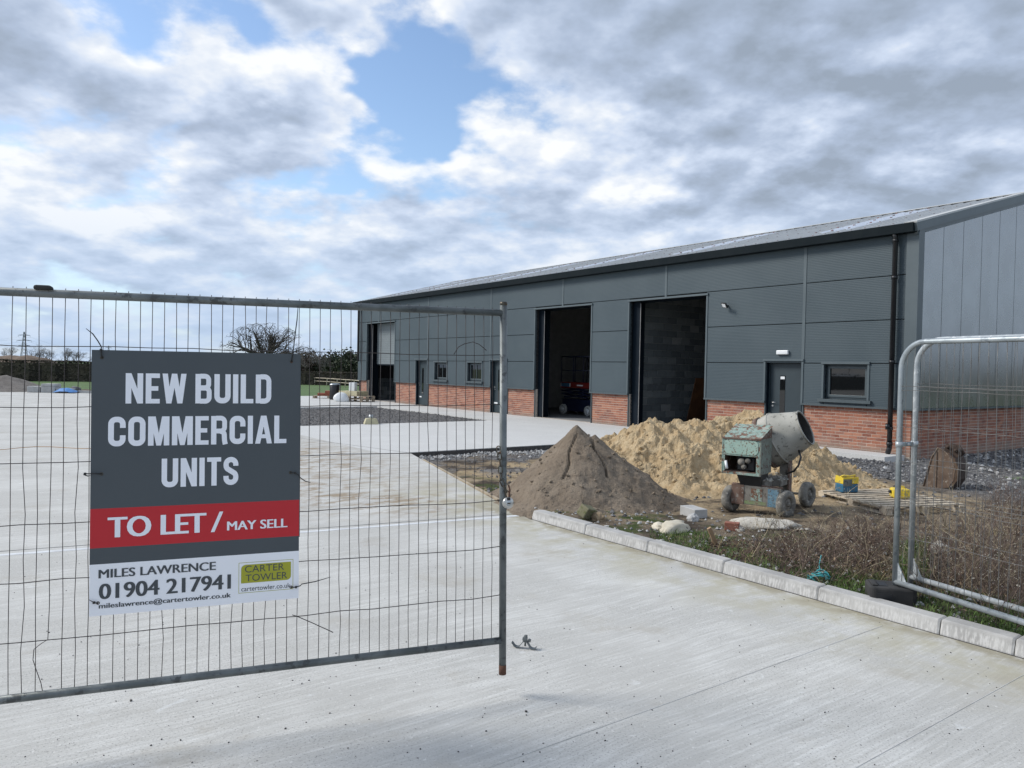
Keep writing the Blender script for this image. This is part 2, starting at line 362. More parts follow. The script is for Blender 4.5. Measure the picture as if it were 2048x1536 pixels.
# ------------------------------------------------------------------ ground
def sheet(name, poly, z0, z1, m, **kw):           # poly in (s, y) building coordinates
    q = [L(a, c) for a, c in poly]
    ar = sum(q[i].x * q[(i + 1) % len(q)].y - q[(i + 1) % len(q)].x * q[i].y for i in range(len(q)))
    if ar < 0: q.reverse()
    return MB().prism([(v.x, v.y) for v in q], z0, z1).build(name, m, **kw)
KY = -11.75
MB().prism([(-1500, -300), (1500, -300), (1500, 2500), (-1500, 2500)], -1.0, -.30).build('field', 'grass_field', kind='structure')
yard = sheet('concrete_yard', [(-40, KY), (-1.28, KY), (5.38, -9.72), (5.38, -10.3), (41.5, -10.3), (41.5, -75), (-40, -75)], -.28, 0, 'concrete_yard', kind='structure')
apron = sheet('concrete_apron', [(5.4, -10.29), (12.68, -10.29), (12.68, -.06), (5.4, -.06)], -.26, 0.0, 'concrete_apron', kind='structure')
sheet('concrete_path', [(12.7, -2.4), (21.88, -2.4), (21.88, -.06), (12.7, -.06)], -.26, 0.0, 'concrete_apron', kind='structure')
sheet('concrete_forecourt', [(21.9, -10.28), (33, -10.28), (33, 1.5), (29.3, 1.5), (29.3, -.06), (21.9, -.06)], -.26, 0.0, 'concrete_apron', kind='structure')
sheet('gravel_bed', [(12.69, -10.29), (21.89, -10.29), (21.89, -2.41), (12.69, -2.41)], -.2, -.05, 'gravel_bed', kind='structure')
sheet('concrete_slab', [(0.10, -.93), (5.39, -.93), (5.39, -.06), (.10, -.06)], -.26, 0.0, 'concrete_apron', kind='structure')
sheet('apron_form_edge', [(5.385, -10.25), (5.398, -10.25), (5.398, -.95), (5.385, -.95)], -.26, -.012, 'dark_edge', kind='structure')
# saw cuts and day joints of the yard
def strip(name, p0, p1, wd, z, m, par):
    a, c = Vector(p0), Vector(p1); d = (c - a).normalized(); n_ = Vector((-d.y, d.x, 0)) * wd / 2; n_.z = 0
    MB().hexa([(*(a - n_).xy, z - .002), (*(c - n_).xy, z - .002), (*(c + n_).xy, z - .002), (*(a + n_).xy, z - .002), (*(a - n_).xy, z), (*(c - n_).xy, z), (*(c + n_).xy, z), (*(a + n_).xy, z)]).build(name, m, par)
for s0 in (-6.5, -5.58): strip('joint', L(s0, -15.5), L(s0, -11.9), .0024, .0022, 'joint_crack', yard)
a, c = G(0, 1103), G(1040, 1027); e = (a - c) * .8
strip('joint', a + e, c, .012, .003, 'joint_dark', yard); a, c = G(0, 1112), G(1040, 1031)
strip('joint', a + e, c, .075, .002, 'joint_pale', yard)
for px0, py0, px1, py1 in ((600, 873, 820, 906),): strip('joint', G(px0 - 300, 836), G(px1, py1), .02, .003, 'joint_dark', yard)
# timber form edge along the yard between kerb and apron
a, c = L(-1.2, KY + .06), L(4.2, -10.10)
d = (c - a).normalized(); n_ = Vector((-d.y, d.x, 0))
mat('timber_edge', (.42, .35, .25), (.30, .25, .18), 6, .8)
k = MB()
for i in range(5):
    p0 = a + (c - a) * (i / 5 + .004) + n_ * -.02; p1 = a + (c - a) * ((i + 1) / 5 - .004) + n_ * -.02
    MB().hexa([(*(p0 - n_ * .035).xy, -.1), (*(p1 - n_ * .035).xy, -.1), (*p1.xy, -.1), (*p0.xy, -.1), (*(p0 - n_ * .035).xy, .012), (*(p1 - n_ * .035).xy, .012), (*p1.xy, .012), (*p0.xy, .012)]).build('edging_board', 'timber_edge', yard)

# soil as a height field in building coordinates
M1 = loc_sy(*G(1960, 1130).xy); M2 = loc_sy(*G(1720, 1110).xy)
def soil_h(s, y):
    h = -.02 - .08 * max(S01(y, -6.5, -3.5), S01(s, 1.0, 3.5)) - .18 * S01(s, 0, -2) * S01(y, -4, 0)
    kerbside = S01(y, -9.2, -11.3) * S01(s, .8, -1.3)
    h += .085 * kerbside
    h += .30 * math.exp(-((s - M1[0] + .6) / 1.3) ** 2 - ((y - M1[1] - .55) / .75) ** 2) + .12 * math.exp(-((s - M2[0]) / 1.2) ** 2 - ((y - M2[1] - .2) / .5) ** 2)
    h += .035 * fbm(s * 1.1, y * 1.1, 3.3, 5) + .015 * fbm(s * 6, y * 6, 1.3, 4)
    if y < KY + .35 and s < -1: h = min(h, .085)
    edge = KY + (s + 1.28) / 6.68 * 2.03 if s > -1.28 else -99
    if y < edge + .12: h = min(h, -.12)
    if s > 0 and y > -1.0: h = min(h, -.15)
    if s > 5.3: h = min(h, -.12)
    return h
def soil_w(x, y):
    s, yy = loc_sy(x, y); return soil_h(s, yy)
mb = MB(); st = .075; ns, ny = int(21.5 / st), int(25 / st); idx = {}
for i in range(ns + 1):
    for j in range(ny + 1):
        s, y = 5.5 - i * st, KY + .13 + j * st
        if s > .3 and y > -.5: continue
        if s < -9 and (i % 2 or j % 2) and False: continue
        v = L(s, y, soil_h(s, y)); idx[i, j] = len(mb.v); mb.v.append(tuple(v))
for i in range(ns):
    for j in range(ny):
        q = [(i, j), (i, j + 1), (i + 1, j + 1), (i + 1, j)]
        if all(a in idx for a in q): mb.f.append(tuple(idx[a] for a in q))
mb.build('soil', 'soil', smooth=True, kind='structure')

# kerb: stones with a half-batter face, built one by one
kerb = empty('kerb', L(-1.28, KY), kind='structure')
prof = [(0, -.12), (0, .01), (.016, .088), (.020, .098), (.028, .104), (.125, .108), (.128, -.12)]
def kerb_stone(s0, s1, k):
    mb = MB(); e = Vector((0, 0, 0)); rnd = random.Random(k)
    dz = rnd.uniform(-.004, .004); dy = rnd.uniform(-.004, .004)
    secs = [s0, s0 - .012, s1 + .012, s1] if k else [s0, s0 - .02, s0 - .06, s0 - .14, s1 + .012, s1]
    for q, s in enumerate(secs):
        sh = 0
        if not k: sh = (.075, .045, .016, 0, 0, 0)[q]
        dr = .007 if q in (0, len(secs) - 1) else 0
        for (py, pz) in prof:
            yy = py + (sh if py < .06 else -sh * .3); zz = pz - (sh * .5 + dr if pz > .05 else 0)
            v = L(s, KY + yy + dy + (dr if py < .06 else 0), zz + dz) - L(-1.28, KY); mb.v.append(tuple(v))
    n = len(prof)
    for q in range(len(secs) - 1):
        for j in range(n - 1):
            a = q * n + j; mb.f.append((a, a + n, a + n + 1, a + 1))
    mb.f.append(tuple(range(n))); mb.f.append(tuple(reversed(range((len(secs) - 1) * n, len(secs) * n))))
    mb.build('kerb_stone', 'kerb', kerb)
s = -1.28
for k in range(13):
    ln = .99 if k == 0 else (.45 if k == 5 else .905)
    kerb_stone(s - .002, s - ln + .004, k); s -= ln
# mortar haunch line at the kerb foot
for i_ in range(1): strip('joint', L(-1.3, KY - .004), L(-13, KY - .004), .009, .0035, 'dark_edge', yard)

# ------------------------------------------------------------------ the commercial unit
B = empty('commercial_unit', CORNER, BROT, label='long grey clad commercial unit with red brick plinth and open loading doors', cat='building')
LEN, W2, EZ, RZ = 29.0, 5.9, 5.13, 6.72
def bx(s0, s1, y0, y1, z0, z1, mb=None):
    return (mb or MB()).box(-s1, -s0, y0, y1, z0, z1)
DOORS = [(5.76, 8.81), (10.60, 13.65), (24.80, 27.94)]
MDOORS = [(2.71, 3.76), (15.43, 16.52), (21.58, 22.66)]
WINS = [(1.00, 2.10, 1.18, 2.03), (17.14, 18.20, 1.22, 1.99), (19.88, 20.92, 1.22, 1.99)]
JOINTS = [0, 2.68, 7.3, 12.1, 16.54, 21.56, 26.6, LEN]
ROWS = [(1.035, 2.05), (2.05, 3.05), (3.05, 4.05), (4.05, 5.05)]
def cut(segs, a, c):
    out = []
    for x0, x1 in segs:
        if c <= x0 or a >= x1: out.append((x0, x1)); continue
        if a > x0: out.append((x0, a))
        if c < x1: out.append((c, x1))
    return out
g = .010
for ri, (z0, z1) in enumerate(ROWS):
    for bi in range(len(JOINTS) - 1):
        segs = [(JOINTS[bi], JOINTS[bi + 1])]
        if ri < 3:
            for a, c in DOORS: segs = cut(segs, a, c)
        if ri == 0:
            for a, c in MDOORS: segs = cut(segs, a, c)
            for a, c, _, _ in WINS:
                if JOINTS[bi] <= a < JOINTS[bi + 1]:
                    segs = cut(segs, a, c); bx(a + g, c - g, -.075, -.02, z0, 1.17).build('wall_panel', 'cladding', B)
        for a, c in segs:
            if c - a < .05: continue
            bx(a + g, c - g, -.075, -.02, z0 + (g if ri else 0), z1 - g).build('wall_panel', 'cladding', B)
# wall core behind the panels (closed round the openings)
def wall_rects(zbot, ztop, y0, y1, m, name):
    mb = MB(); ops = [(a, c, 0, 3.96) for a, c in DOORS] + [(a, c, 0, 2.1) for a, c in MDOORS] + WINS
    xs = sorted({0.02, LEN} | {v for o in ops for v in o[:2]}); zs = sorted({zbot, ztop} | {v for o in ops for v in o[2:] if zbot < v < ztop})
    for i in range(len(xs) - 1):
        run = None
        for j in range(len(zs) - 1):
            xm, zm = (xs[i] + xs[i + 1]) / 2, (zs[j] + zs[j + 1]) / 2
            solid = not any(a < xm < c and e < zm < f for a, c, e, f in ops)
            if solid: run = (run[0], zs[j + 1]) if run else (zs[j], zs[j + 1])
            if (not solid or j == len(zs) - 2) and run: bx(xs[i], xs[i + 1], y0, y1, run[0], run[1], mb); run = None
    return mb.build(name, m, B)
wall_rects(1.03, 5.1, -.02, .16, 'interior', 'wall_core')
wall_rects(-.4, 1.03, .004, .16, 'mortar', 'plinth_backing')
# brick plinth
BR = {}
def brick_mesh(wd):
    k = round(wd, 3)
    if k not in BR: BR[k] = MB().box(-k / 2, k / 2, 0, .045, 0, .063).mesh('brick', 'brick')
    return BR[k]
segs = [(.012, LEN)]
for a, c in DOORS + MDOORS: segs = cut(segs, a, c)
far = MB(); nb_ind = 0
for a, c in segs:
    a2, c2 = a + (.03 if a > .1 else 0), c - .03
    for row in range(-1, 13):
        z = row * .075 + .034; x = a2 - (.1125 if row % 2 else 0)
        while x < c2:
            x0, x1 = max(x, a2), min(x + .215, c2); x += .225
            if x1 - x0 < .03: continue
            if c < 5.8 and row >= 0 and nb_ind < 300:
                o = obj('brick', brick_mesh(x1 - x0), B); o.location = (-(x0 + x1) / 2, random.uniform(-.002, .002), z); nb_ind += 1
            else: bx(x0, x1, 0, .045, z, z + .063, far)
far.build('brickwork', 'brick', B, kind='stuff')
gb = MB()
for row in range(-5, 13):
    z = row * .075 + .034; y = .012 - (.1125 if row % 2 else 0)
    while y < 11.5:
        y0, y1 = max(y, .012), min(y + .215, 11.5); y += .225
        if y1 - y0 > .03: gb.box(-.045, 0, y0, y1, z, z + .063)
gb.build('gable_brickwork', 'brick', B, kind='stuff')
MB().box(-.16, -.004, .012, 11.6, -.6, 1.03).build('gable_backing', 'mortar', B)
# gable: vertical sheets, one metre wide
def roofz(y): return EZ + (RZ - EZ) * (1 - abs(y - W2) / W2)
ys = [.10] + [1.1 + i for i in range(11)] + [11.7]
for y0, y1 in zip(ys[:-1], ys[1:]):
    pts = [(y0 + .009, 1.05), (y1 - .009, 1.05), (y1 - .009, roofz(y1) - .06)] + ([(W2, roofz(W2) - .06)] if y0 < W2 < y1 else []) + [(y0 + .009, roofz(y0) - .06)]
    M = Matrix(((0, 0, 1, 0), (1, 0, 0, 0), (0, 1, 0, 0), (0, 0, 0, 1)))
    MB().prism(pts, .025, .075, M).build('gable_sheet', 'gable_sheet', B)
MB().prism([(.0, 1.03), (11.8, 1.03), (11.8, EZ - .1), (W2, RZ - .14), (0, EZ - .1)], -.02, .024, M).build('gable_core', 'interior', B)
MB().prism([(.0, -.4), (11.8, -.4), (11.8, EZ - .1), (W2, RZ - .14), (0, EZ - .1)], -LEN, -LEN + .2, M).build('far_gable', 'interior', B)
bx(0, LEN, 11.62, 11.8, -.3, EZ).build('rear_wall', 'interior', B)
MB().box(.020, .095, .0, 11.7, 1.00, 1.045).build('drip_trim', 'trim', B)
# corner flashing, drips, jamb and head trims
MB().box(-.17, .10, -.10, -.076, 1.035, 5.05).build('corner_trim', 'trim_light', B)
MB().box(.076, .10, -.076, .15, 1.035, 5.12).build('corner_trim', 'trim', B)
MB().box(-.15, .02, -.02, .12, 1.035, 5.1).build('corner_post', 'interior', B)
segs = [(-.09, LEN)]
for a, c in DOORS + MDOORS: segs = cut(segs, a, c)
for a, c in segs: bx(a, c, -.105, .0, 1.0, 1.045).build('drip_trim', 'trim', B)
for z0, z1, s0 in ((2.14, 5.05, 2.68), (4.0, 5.05, 7.3), (4.0, 5.05, 12.1), (2.14, 5.05, 16.54), (2.14, 5.05, 21.56), (4.0, 5.05, 26.6)):
    bx(s0 - .04, s0 + .04, -.086, -.076, z0, z1).build('joint_cover', 'trim_light', B)
def opening_trim(a, c, z0, z1, tw, kind):
    bx(a - tw * 1.2, c + tw * 1.2, -.115, .0, z1, z1 + .055).build('head_trim', 'trim_light', B)
    lo = z0 if kind != 'win' else z0 - .0
    for x0, x1 in ((a - tw, a), (c, c + tw)):
        bx(x0, x1, -.092, .05, max(lo, 1.046) if kind != 'win' else lo, z1 - .001).build('jamb_trim', 'trim_light', B)
        if kind != 'win': bx(x0 + .01, x1 - .01, -.03, .05, -.02, 1.0).build('jamb_trim', 'trim', B)
for a, c in DOORS:
    opening_trim(a, c, 0, 3.96, .055, 'door')
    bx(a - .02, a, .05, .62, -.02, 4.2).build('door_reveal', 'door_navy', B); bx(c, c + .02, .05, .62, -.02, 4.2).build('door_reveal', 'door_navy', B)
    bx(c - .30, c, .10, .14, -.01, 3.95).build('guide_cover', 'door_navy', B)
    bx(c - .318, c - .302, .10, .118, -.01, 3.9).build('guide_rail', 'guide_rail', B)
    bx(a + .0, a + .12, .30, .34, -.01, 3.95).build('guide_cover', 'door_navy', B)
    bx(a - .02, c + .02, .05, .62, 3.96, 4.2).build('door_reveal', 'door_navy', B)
# rolled shutter of the far door, half down
for k in range(18): bx(24.82, 27.62, .36, .385, 1.88 + k * .116, 1.88 + k * .116 + .112).build('shutter_slat', 'roller', B)
bx(24.82, 27.6, .35, .40, 1.82, 1.875).build('shutter_rail', 'door_navy', B)
MB().tube([(-25.2, .7, .02), (-27.45, .66, 1.85)], .015, 6).build('leaning_rod', 'guide_rail', B) if False else None
def man_door(a, c, near):
    opening_trim(a, c, 0, 2.10, .055, 'door')
    for x0, x1, z0, z1 in ((a, a + .05, 0, 2.09), (c - .05, c, 0, 2.09), (a + .05, c - .05, 2.04, 2.09)): bx(x0, x1, .06, .15, z0, z1).build('door_frame', 'door_grey', B)
    bx(a, a + .02, -.02, .06, 0, 2.09).build('door_reveal', 'door_navy', B); bx(c - .02, c, -.02, .06, 0, 2.09).build('door_reveal', 'door_navy', B)
    d = bx(a + .052, c - .052, .085, .135, .012, 2.036).build('door_leaf', 'door_grey', B, bevel=.003)
    h = c - .14
    bx(h - .35, h - .20, .078, .0845, .52 if near else .5, 1.72).build('vision_panel', 'glass', d)
    if near: bx(h - .335, h - .215, .072, .0775, 1.63, 1.70).build('notice', 'white_plastic', d)
    mb = MB(); mb.tube([(-h, .085, 1.02), (-h, .03, 1.02), (-h + .02, .022, 1.02), (-h + .12, .022, 1.02)], .011, 8); mb.build('handle', 'steel', d, True)
    MB().tube([(-h, .0845, .93), (-h, .07, .93)], .026, 12).build('lock', 'steel', d)
    if not near: bx(h - .18, h + .06, .076, .0845, .36, .42).build('letter_plate', 'white_plastic', d)
for i, (a, c) in enumerate(MDOORS): man_door(a, c, i == 0)
for i, (a, c, z0, z1) in enumerate(WINS):
    opening_trim(a, c, z0, z1, .05, 'win')
    bx(a - .12, c + .12, -.15, .04, z0 - .075, z0 - .002).build('window_sill', 'trim', B)
    w_ = MB()
    for q in ((a, c, z1 - .05, z1), (a, c, z0, z0 + .05), (a, a + .05, z0 + .05, z1 - .05), (c - .05, c, z0 + .05, z1 - .05)): bx(q[0], q[1], .03, .09, q[2], q[3], w_)
    wf = w_.build('window', 'door_grey', B, bevel=.003)
    s_ = MB(); i0, i1, j0, j1 = a + .052, c - .052, z0 + .052, z1 - .052
    for q in ((i0, i1, j1 - .055, j1), (i0, i1, j0, j0 + .055), (i0, i0 + .055, j0 + .055, j1 - .055), (i1 - .055, i1, j0 + .055, j1 - .055)): bx(q[0], q[1], .015, .075, q[2], q[3], s_)
    s_.build('sash', 'trim', wf, bevel=.003)
    bx(i0 + .05, i1 - .05, .05, .06, j0 + .05, j1 - .05).build('pane', 'glass', wf)
    if i: bx((a + c) / 2 - .012, (a + c) / 2 + .012, .03, .0495, j0 + .055, j1 - .055).build('glazing_bar', 'trim', wf)
# floor, party walls
MB().box(-LEN + .2, -.1, .165, 11.6, -.3, -.002).build('floor', 'floor_in', B)
for sp in (9.05, 19.0): bx(sp + .012, sp + .2, .2, 11.6, 0, 5.1).build('party_wall_core', 'mortar_dark', B)
blk = MB().box(0, .02, 0, .44, 0, .215).mesh('block', 'block'); nblk = 0
blk2 = MB().box(0, .02, 0, .22, 0, .215).mesh('block', 'block')
for row in range(21):
    y = .62 if row % 2 else .62 - .225
    while y < 4.7:
        o = obj('block', blk, B); o.location = (-9.061 + random.uniform(-.003, .003), y, .005 + row * .225); y += .45; nblk += 1
bl = MB()
for row in range(5):
    y = .65 - (.225 if row % 2 else 0)
    while y < 5: bl.box(-LEN + .2, -LEN + .23, y, y + .44, .005 + row * .225, .22 + row * .225); y += .45
bl.build('blockwork', 'block', B, kind='stuff')
# roof: eaves gutter, sheets with ribs, rooflights, ridge
sl = (RZ - EZ) / (W2 + .2); ang = math.atan(sl); rl = math.hypot(W2 + .2, RZ - EZ)
def roof_mat(back=False):
    if not back: return Matrix.Translation((0, -.2, EZ)) @ Matrix.Rotation(ang, 4, 'X')
    return Matrix.Translation((0, 2 * W2 + .2, EZ)) @ Matrix.Rotation(PI, 4, 'Z') @ Matrix.Rotation(ang, 4, 'X')
def sheet_mesh(m):
    mb = MB(); mb.box(-.499, .499, 0, rl, 0, .02)
    for r in (-.333, 0, .333):
        mb.hexa([(r - .045, -.002, .02), (r + .045, -.002, .02), (r + .045, rl, .02), (r - .045, rl, .02), (r - .02, -.002, .055), (r + .02, -.002, .055), (r + .02, rl, .055), (r - .02, rl, .055)])
    return mb.mesh('roof_sheet', m)
ms, ml = sheet_mesh('roof'), sheet_mesh('rooflight')
RL = [2, 7, 12, 17, 22, 26]
for k in range(29):
    o = obj('roof_sheet', ms, B); o.matrix_local = Matrix.Translation((-k - .5 + .02, 0, 0)) @ roof_mat()
    if k in RL:
        lt = MB()
        R_ = Matrix.Translation((-k - .5 + .02, 0, 0)) @ roof_mat()
        lt.box(-.48, .48, 1.0, rl - .9, .0205, .026, R_)
        for r in (-.333, 0, .333): lt.hexa([(r - .05, 1.0, .026), (r + .05, 1.0, .026), (r + .05, rl - .9, .026), (r - .05, rl - .9, .026), (r - .024, 1.0, .060), (r + .024, 1.0, .060), (r + .024, rl - .9, .060), (r - .024, rl - .9, .060)], R_)
        lt.build('rooflight', 'rooflight', B)
        fx = MB()
        for q in range(5):
            for r in (-.45, 0, .45): fx.box(r - .022, r + .022, 1.0 + q * 1.05 - .022, 1.0 + q * 1.05 + .022, .06, .082, R_)
        fx.build('fixings', 'fixing', B, kind='stuff')
MB().prism([(-LEN, 0), (0, 0), (0, rl), (-LEN, rl)], 0, .03, roof_mat(True) @ Matrix.Translation((LEN, 0, 0))).build('rear_roof', 'roof', B)
fx = MB(); R_ = roof_mat()
for k in range(87):
    for v in (.12, 2.1, 4.1): fx.box(-k * .333 - .17, -k * .333 - .14, v - .012, v + .012, .0552, .066, R_)
fx.build('fixings', 'fixing', B, kind='stuff')
mb = MB()
for sg in (0, 1): mb.box(-LEN, .04, rl - .28, rl + .015, .062, .075, roof_mat(False) if not sg else roof_mat(True) @ Matrix.Translation((LEN - .04, 0, 0)))
rc = mb.build('ridge_cap', 'roof', B)
fl = MB()
for k in range(86): fl.box(-k * .333 - .30, -k * .333 - .08, rl - .285, rl - .281, .02, .062, R_)
fl.build('ridge_filler', 'pipe_black', B, kind='stuff')
# eaves gutter
gp = [(-.30, 5.06), (-.075, 5.06), (-.075, 5.10), (-.20, 5.17), (-.20, 5.215), (-.30, 5.245)]
MB().prism([(-.30, 4.95), (-.08, 4.95), (-.08, 5.12), (-.18, 5.12), (-.18, 5.155), (-.32, 5.155)], -LEN - .3, .06, M).build('gutter', 'gutter', B, bevel=.008)
MB().prism([(-.079, 5.0), (.16, 5.0), (.16, 5.18), (-.079, 5.12)], -LEN, -.001, M).build('eaves_closer', 'interior', B)
# verge flashing on the gable
V = []
for side in (0, 1):
    R2 = roof_mat() if not side else roof_mat(True)
    x0, x1 = (.0, .12) if not side else (-.12, 0)
    MB().box(x0, x1, -.06, rl + .0, -.15, .03, R2).build('verge_trim', 'trim_light', B)
    MB().box(x0 - (.16 if not side else -.0), x1 + (0 if not side else .16), -.06, rl, .0305, .068, R2).build('verge_cap', 'roof', B)
    fx = MB()
    for q in range(12): fx.box(.076, .088, .35 + q * .5, .375 + q * .5, -.232, -.212, R2) if not side else None
    if not side: fx.build('fixings', 'pipe_black', B, kind='stuff')
    if not side: MB().box(.02, .085, -.0, rl, -.24, -.145, R2).build('verge_trim', 'trim', B)
# rain pipes
mb = MB(); mb.tube([(-.38, -.24, 4.96), (-.38, -.19, 4.88), (-.38, -.19, .13)], .055, 12); pipe = mb.build('downpipe', 'pipe_black', B, True)
for z in (.2, .55, 2.05, 3.95, 4.78): MB().tube([(-.38, -.19, z), (-.38, -.19, z + .07)], .066, 12).build('pipe_collar', 'pipe_black', pipe, True)
MB().tube([(-.38, -.20, .62), (-.46, -.24, .62)], .07, 12).build('access_cap', 'pipe_black', pipe, True)
MB().tube([(-.38, -.26, 0.02), (-.38, -.19, .13), (-.38, -.19, .2)], .056, 12).build('pipe_shoe', 'pipe_black', pipe, True)
MB().tube([(-28.75, -.24, 4.96), (-28.75, -.19, 4.85), (-28.75, -.19, 2.0)], .055, 10).build('downpipe', 'pipe_black', B, True)
# lamps on the front
def floodlight(s0, z0):
    f_ = empty('floodlight', L(s0, -.08, z0), BROT)
    MB().box(-.03, .03, -.10, 0, -.012, .012).build('bracket', 'pipe_black', f_)
    R2 = Matrix.Translation((.02, -.17, .0)) @ Matrix.Rotation(.6, 4, 'X') @ Matrix.Rotation(-.3, 4, 'Z')
    MB().box(-.10, .10, -.02, .02, -.075, .075, R2).build('housing', 'pipe_black', f_, bevel=.006)
    MB().box(-.075, .075, -.024, -.0205, -.052, .052, R2).build('lens', 'white_plastic', f_)
    return f_
tag(floodlight(5.02, 3.62), 'small floodlight on grey cladding right of nearest loading door', 'lamp', 'floodlights on the front wall')
tag(floodlight(23.2, 4.62), 'small floodlight high on the far end of the grey cladding', 'lamp', 'floodlights on the front wall')
mb = MB(); mb.box(-.17, .17, -.075, 0, -.055, .055)
mb.build('bulkhead_light', 'white_plastic', None, bevel=.02, label='white bulkhead light above the nearest personnel door', cat='lamp', loc=L(3.24, -.0765, 2.32), rz=BROT)
# brown sheet leaning on the block wall
q = MB(); q.box(-.61, .61, -.009, .009, 0, 1.62)
o = q.build('leaning_board', 'board_brown', None, label='brown timber sheet leaning on block wall inside nearest loading door', cat='board')
o.matrix_world = Matrix.Translation(L(8.62, 3.1, 0.0)) @ Matrix.Rotation(BROT + PI / 2, 4, 'Z') @ Matrix.Rotation(.235, 4, 'X')

# ------------------------------------------------------------------ mesh fence panel on the left, swung open
mat('galv_dark', (.105, .118, .118), (.17, .185, .185), 7, .5, .55, c3=(.075, .08, .08), bmp=.1)
mat('galv', (.30, .335, .35), (.40, .435, .45), 5, .42, .6, c3=(.24, .27, .29), bmp=.1)
mat('galv_pale', (.47, .50, .51), (.34, .37, .385), 9, .45, .5, c3=(.60, .62, .62))
mat('wire_dark', (.030, .026, .028), (.055, .045, .042), 6, .6, .3)
mat('wire_grey', (.16, .16, .155), (.11, .105, .10), 6, .55, .4)
mat('rust', (.13, .055, .028), (.075, .035, .022), 9, .85)
mat('tie_black', (.010, .010, .011), (.016, .016, .016), 9, .45)
mat('chain', (.10, .095, .075), (.06, .05, .04), 20, .45, .7, c3=(.13, .06, .03))
mat('lock_steel', (.58, .57, .54), (.46, .45, .42), 14, .32, .7)
ex = ray(5046, 799); mm = ray(1007, 605).cross(ray(1005, 1348)); ez = mm.cross(ex).normalized()
if ez.z < 0: ez = -ez
ey = ez.cross(ex)
# place the 2 m post between its two sight lines
ra, rb = ray(1007, 605), ray(1005, 1348)
nrm = ra.cross(ez); t_ = (2.0 * ez).cross(ra).dot(rb.cross(ra)) / -rb.cross(ra).length_squared
PB = CAM + rb * abs(t_)
GM = Matrix(((ex.x, ey.x, ez.x, PB.x), (ex.y, ey.y, ez.y, PB.y), (ex.z, ey.z, ez.z, PB.z), (0, 0, 0, 1)))
def gl(px, py, off=0.0):                       # photo pixel -> (u, v) in the plane of the panel
    d = ray(px, py); k = ((PB - CAM).dot(ey) + off) / d.dot(ey); q = CAM + d * k - PB; return q.dot(ex), q.dot(ez)
gate = empty('mesh_fence_panel', label='galvanised square-topped mesh fence panel swung open carrying the sign', cat='fence panel'); gate.matrix_world = GM
def wavy(r_, a, c, n, amp):
    return [Vector(a).lerp(Vector(c), i / n) + Vector((r_.uniform(-amp, amp) if 0 < i < n else 0, 0, 0)) for i in range(n + 1)]
TOP, BOT, U0 = 1.943, .181, -3.44
mb = MB(); mb.tube([(0, 0, .0), (0, 0, 2.0)], .0195, 16); post = mb.build('post', 'galv_dark', gate, True)
MB().tube([(0, 0, -.001), (0, 0, .05)], .0200, 16).build('rusty_foot', 'rust', post, True)
MB().tube([(0, 0, 1.985), (0, 0, 2.002)], .0200, 16).build('rim', 'chain', post, True)
MB().tube([(U0, 0, 0), (U0, 0, 2.0)], .0195, 16).build('post', 'galv_dark', gate, True)
for z in (TOP, BOT): MB().tube([(U0, 0, z), (-.012, 0, z)], .0185, 16).build('rail', 'galv_dark', gate, True)
MB().box(-2.19, -2.12, -.03, .03, TOP + .012, TOP + .034).build('clip', 'black_rubber', gate, bevel=.01)
rnd = random.Random(5)
LV = [1.711, 1.443, 1.200, .928, .680, .420]
for z in LV: MB().tube([(U0 + i * .172, -.003, z + (rnd.uniform(-.004, .004) if i else 0)) for i in range(20)] + [(-.015, -.003, z + .006)], .0021, 6).build('horizontal_wire', 'wire_dark', gate, True)
u = -.062; k = 0
while u > U0 + .03:
    zt, zb = TOP + .026, BOT - .005; px_u = u
    pts = []
    nseg = 9
    amp = .0028 if rnd.random() < .75 else .007
    loose = abs(u + 2.12) < .025
    for i in range(nseg + 1):
        z = zt + (zb - zt) * i / nseg
        pts.append(Vector((u + (rnd.uniform(-amp, amp) if 0 < i < nseg else 0), .003, z)))
    if loose:
        pts = [p for p in pts if p.z > .43] + [Vector(q) for q in ((u - .004, .003, .42), (u - .03, 0, .405), (u - .055, -.004, .385), (u - .058, -.004, .34), (u - .045, 0, .29), (u - .028, 0, .235), (u - .022, 0, .20))]
    MB().tube(pts, .0017, 5).build('vertical_wire', 'wire_dark', gate, True)
    u -= .0502; k += 1
def gpts(pxs, y): return [Vector((gl(a, c)[0], y, gl(a, c)[1])) for a, c in pxs]
MB().tube(gpts([(907, 709), (916, 694), (928, 688), (945, 684), (958, 689), (972, 701)], -.006), .0022, 6).build('bent_wire', 'wire_dark', gate, True)
MB().tube(gpts([(584, 1229), (594, 1232), (622, 1244), (666, 1264)], -.006), .0022, 6).build('bent_wire', 'wire_dark', gate, True)

# ------------------------------------------------------------------ the sign
mat('sign_grey', (.058, .070, .079), (.062, .074, .083), 3, .42, spec=.4)
mat('sign_red', (.48, .016, .024), (.46, .015, .023), 3, .42, spec=.4)
mat('sign_white', (.82, .83, .86), (.80, .81, .84), 3, .45, spec=.4)
mat('sign_print', (.80, .82, .87), (.78, .80, .85), 3, .5, spec=.3)
mat('sign_olive', (.36, .36, .022), (.34, .34, .02), 3, .45)
mat('sign_text', (.048, .056, .062), (.05, .058, .064), 3, .5)
mat('sign_edge', (.52, .53, .53), (.45, .46, .46), 20, .7)
SU, SV = -1.963, .508; SW, SH = .901, 1.190
sign = empty('hanging_sign', label='grey, red and white letting sign tied to the open mesh panel', cat='sign')
SM = GM @ Matrix.Translation((SU, -.008, SV)); sign.matrix_world = SM
def sl_(px, py): a = gl(px, py, -.012); return a[0] - SU, a[1] - SV
MB().box(0, SW, -.004, 0, 0, SH).build('board', 'sign_edge', sign)
MB().box(.006, SW + .004, .0005, .0045, .296, SH - .006).build('rear_board', 'sign_grey', sign)
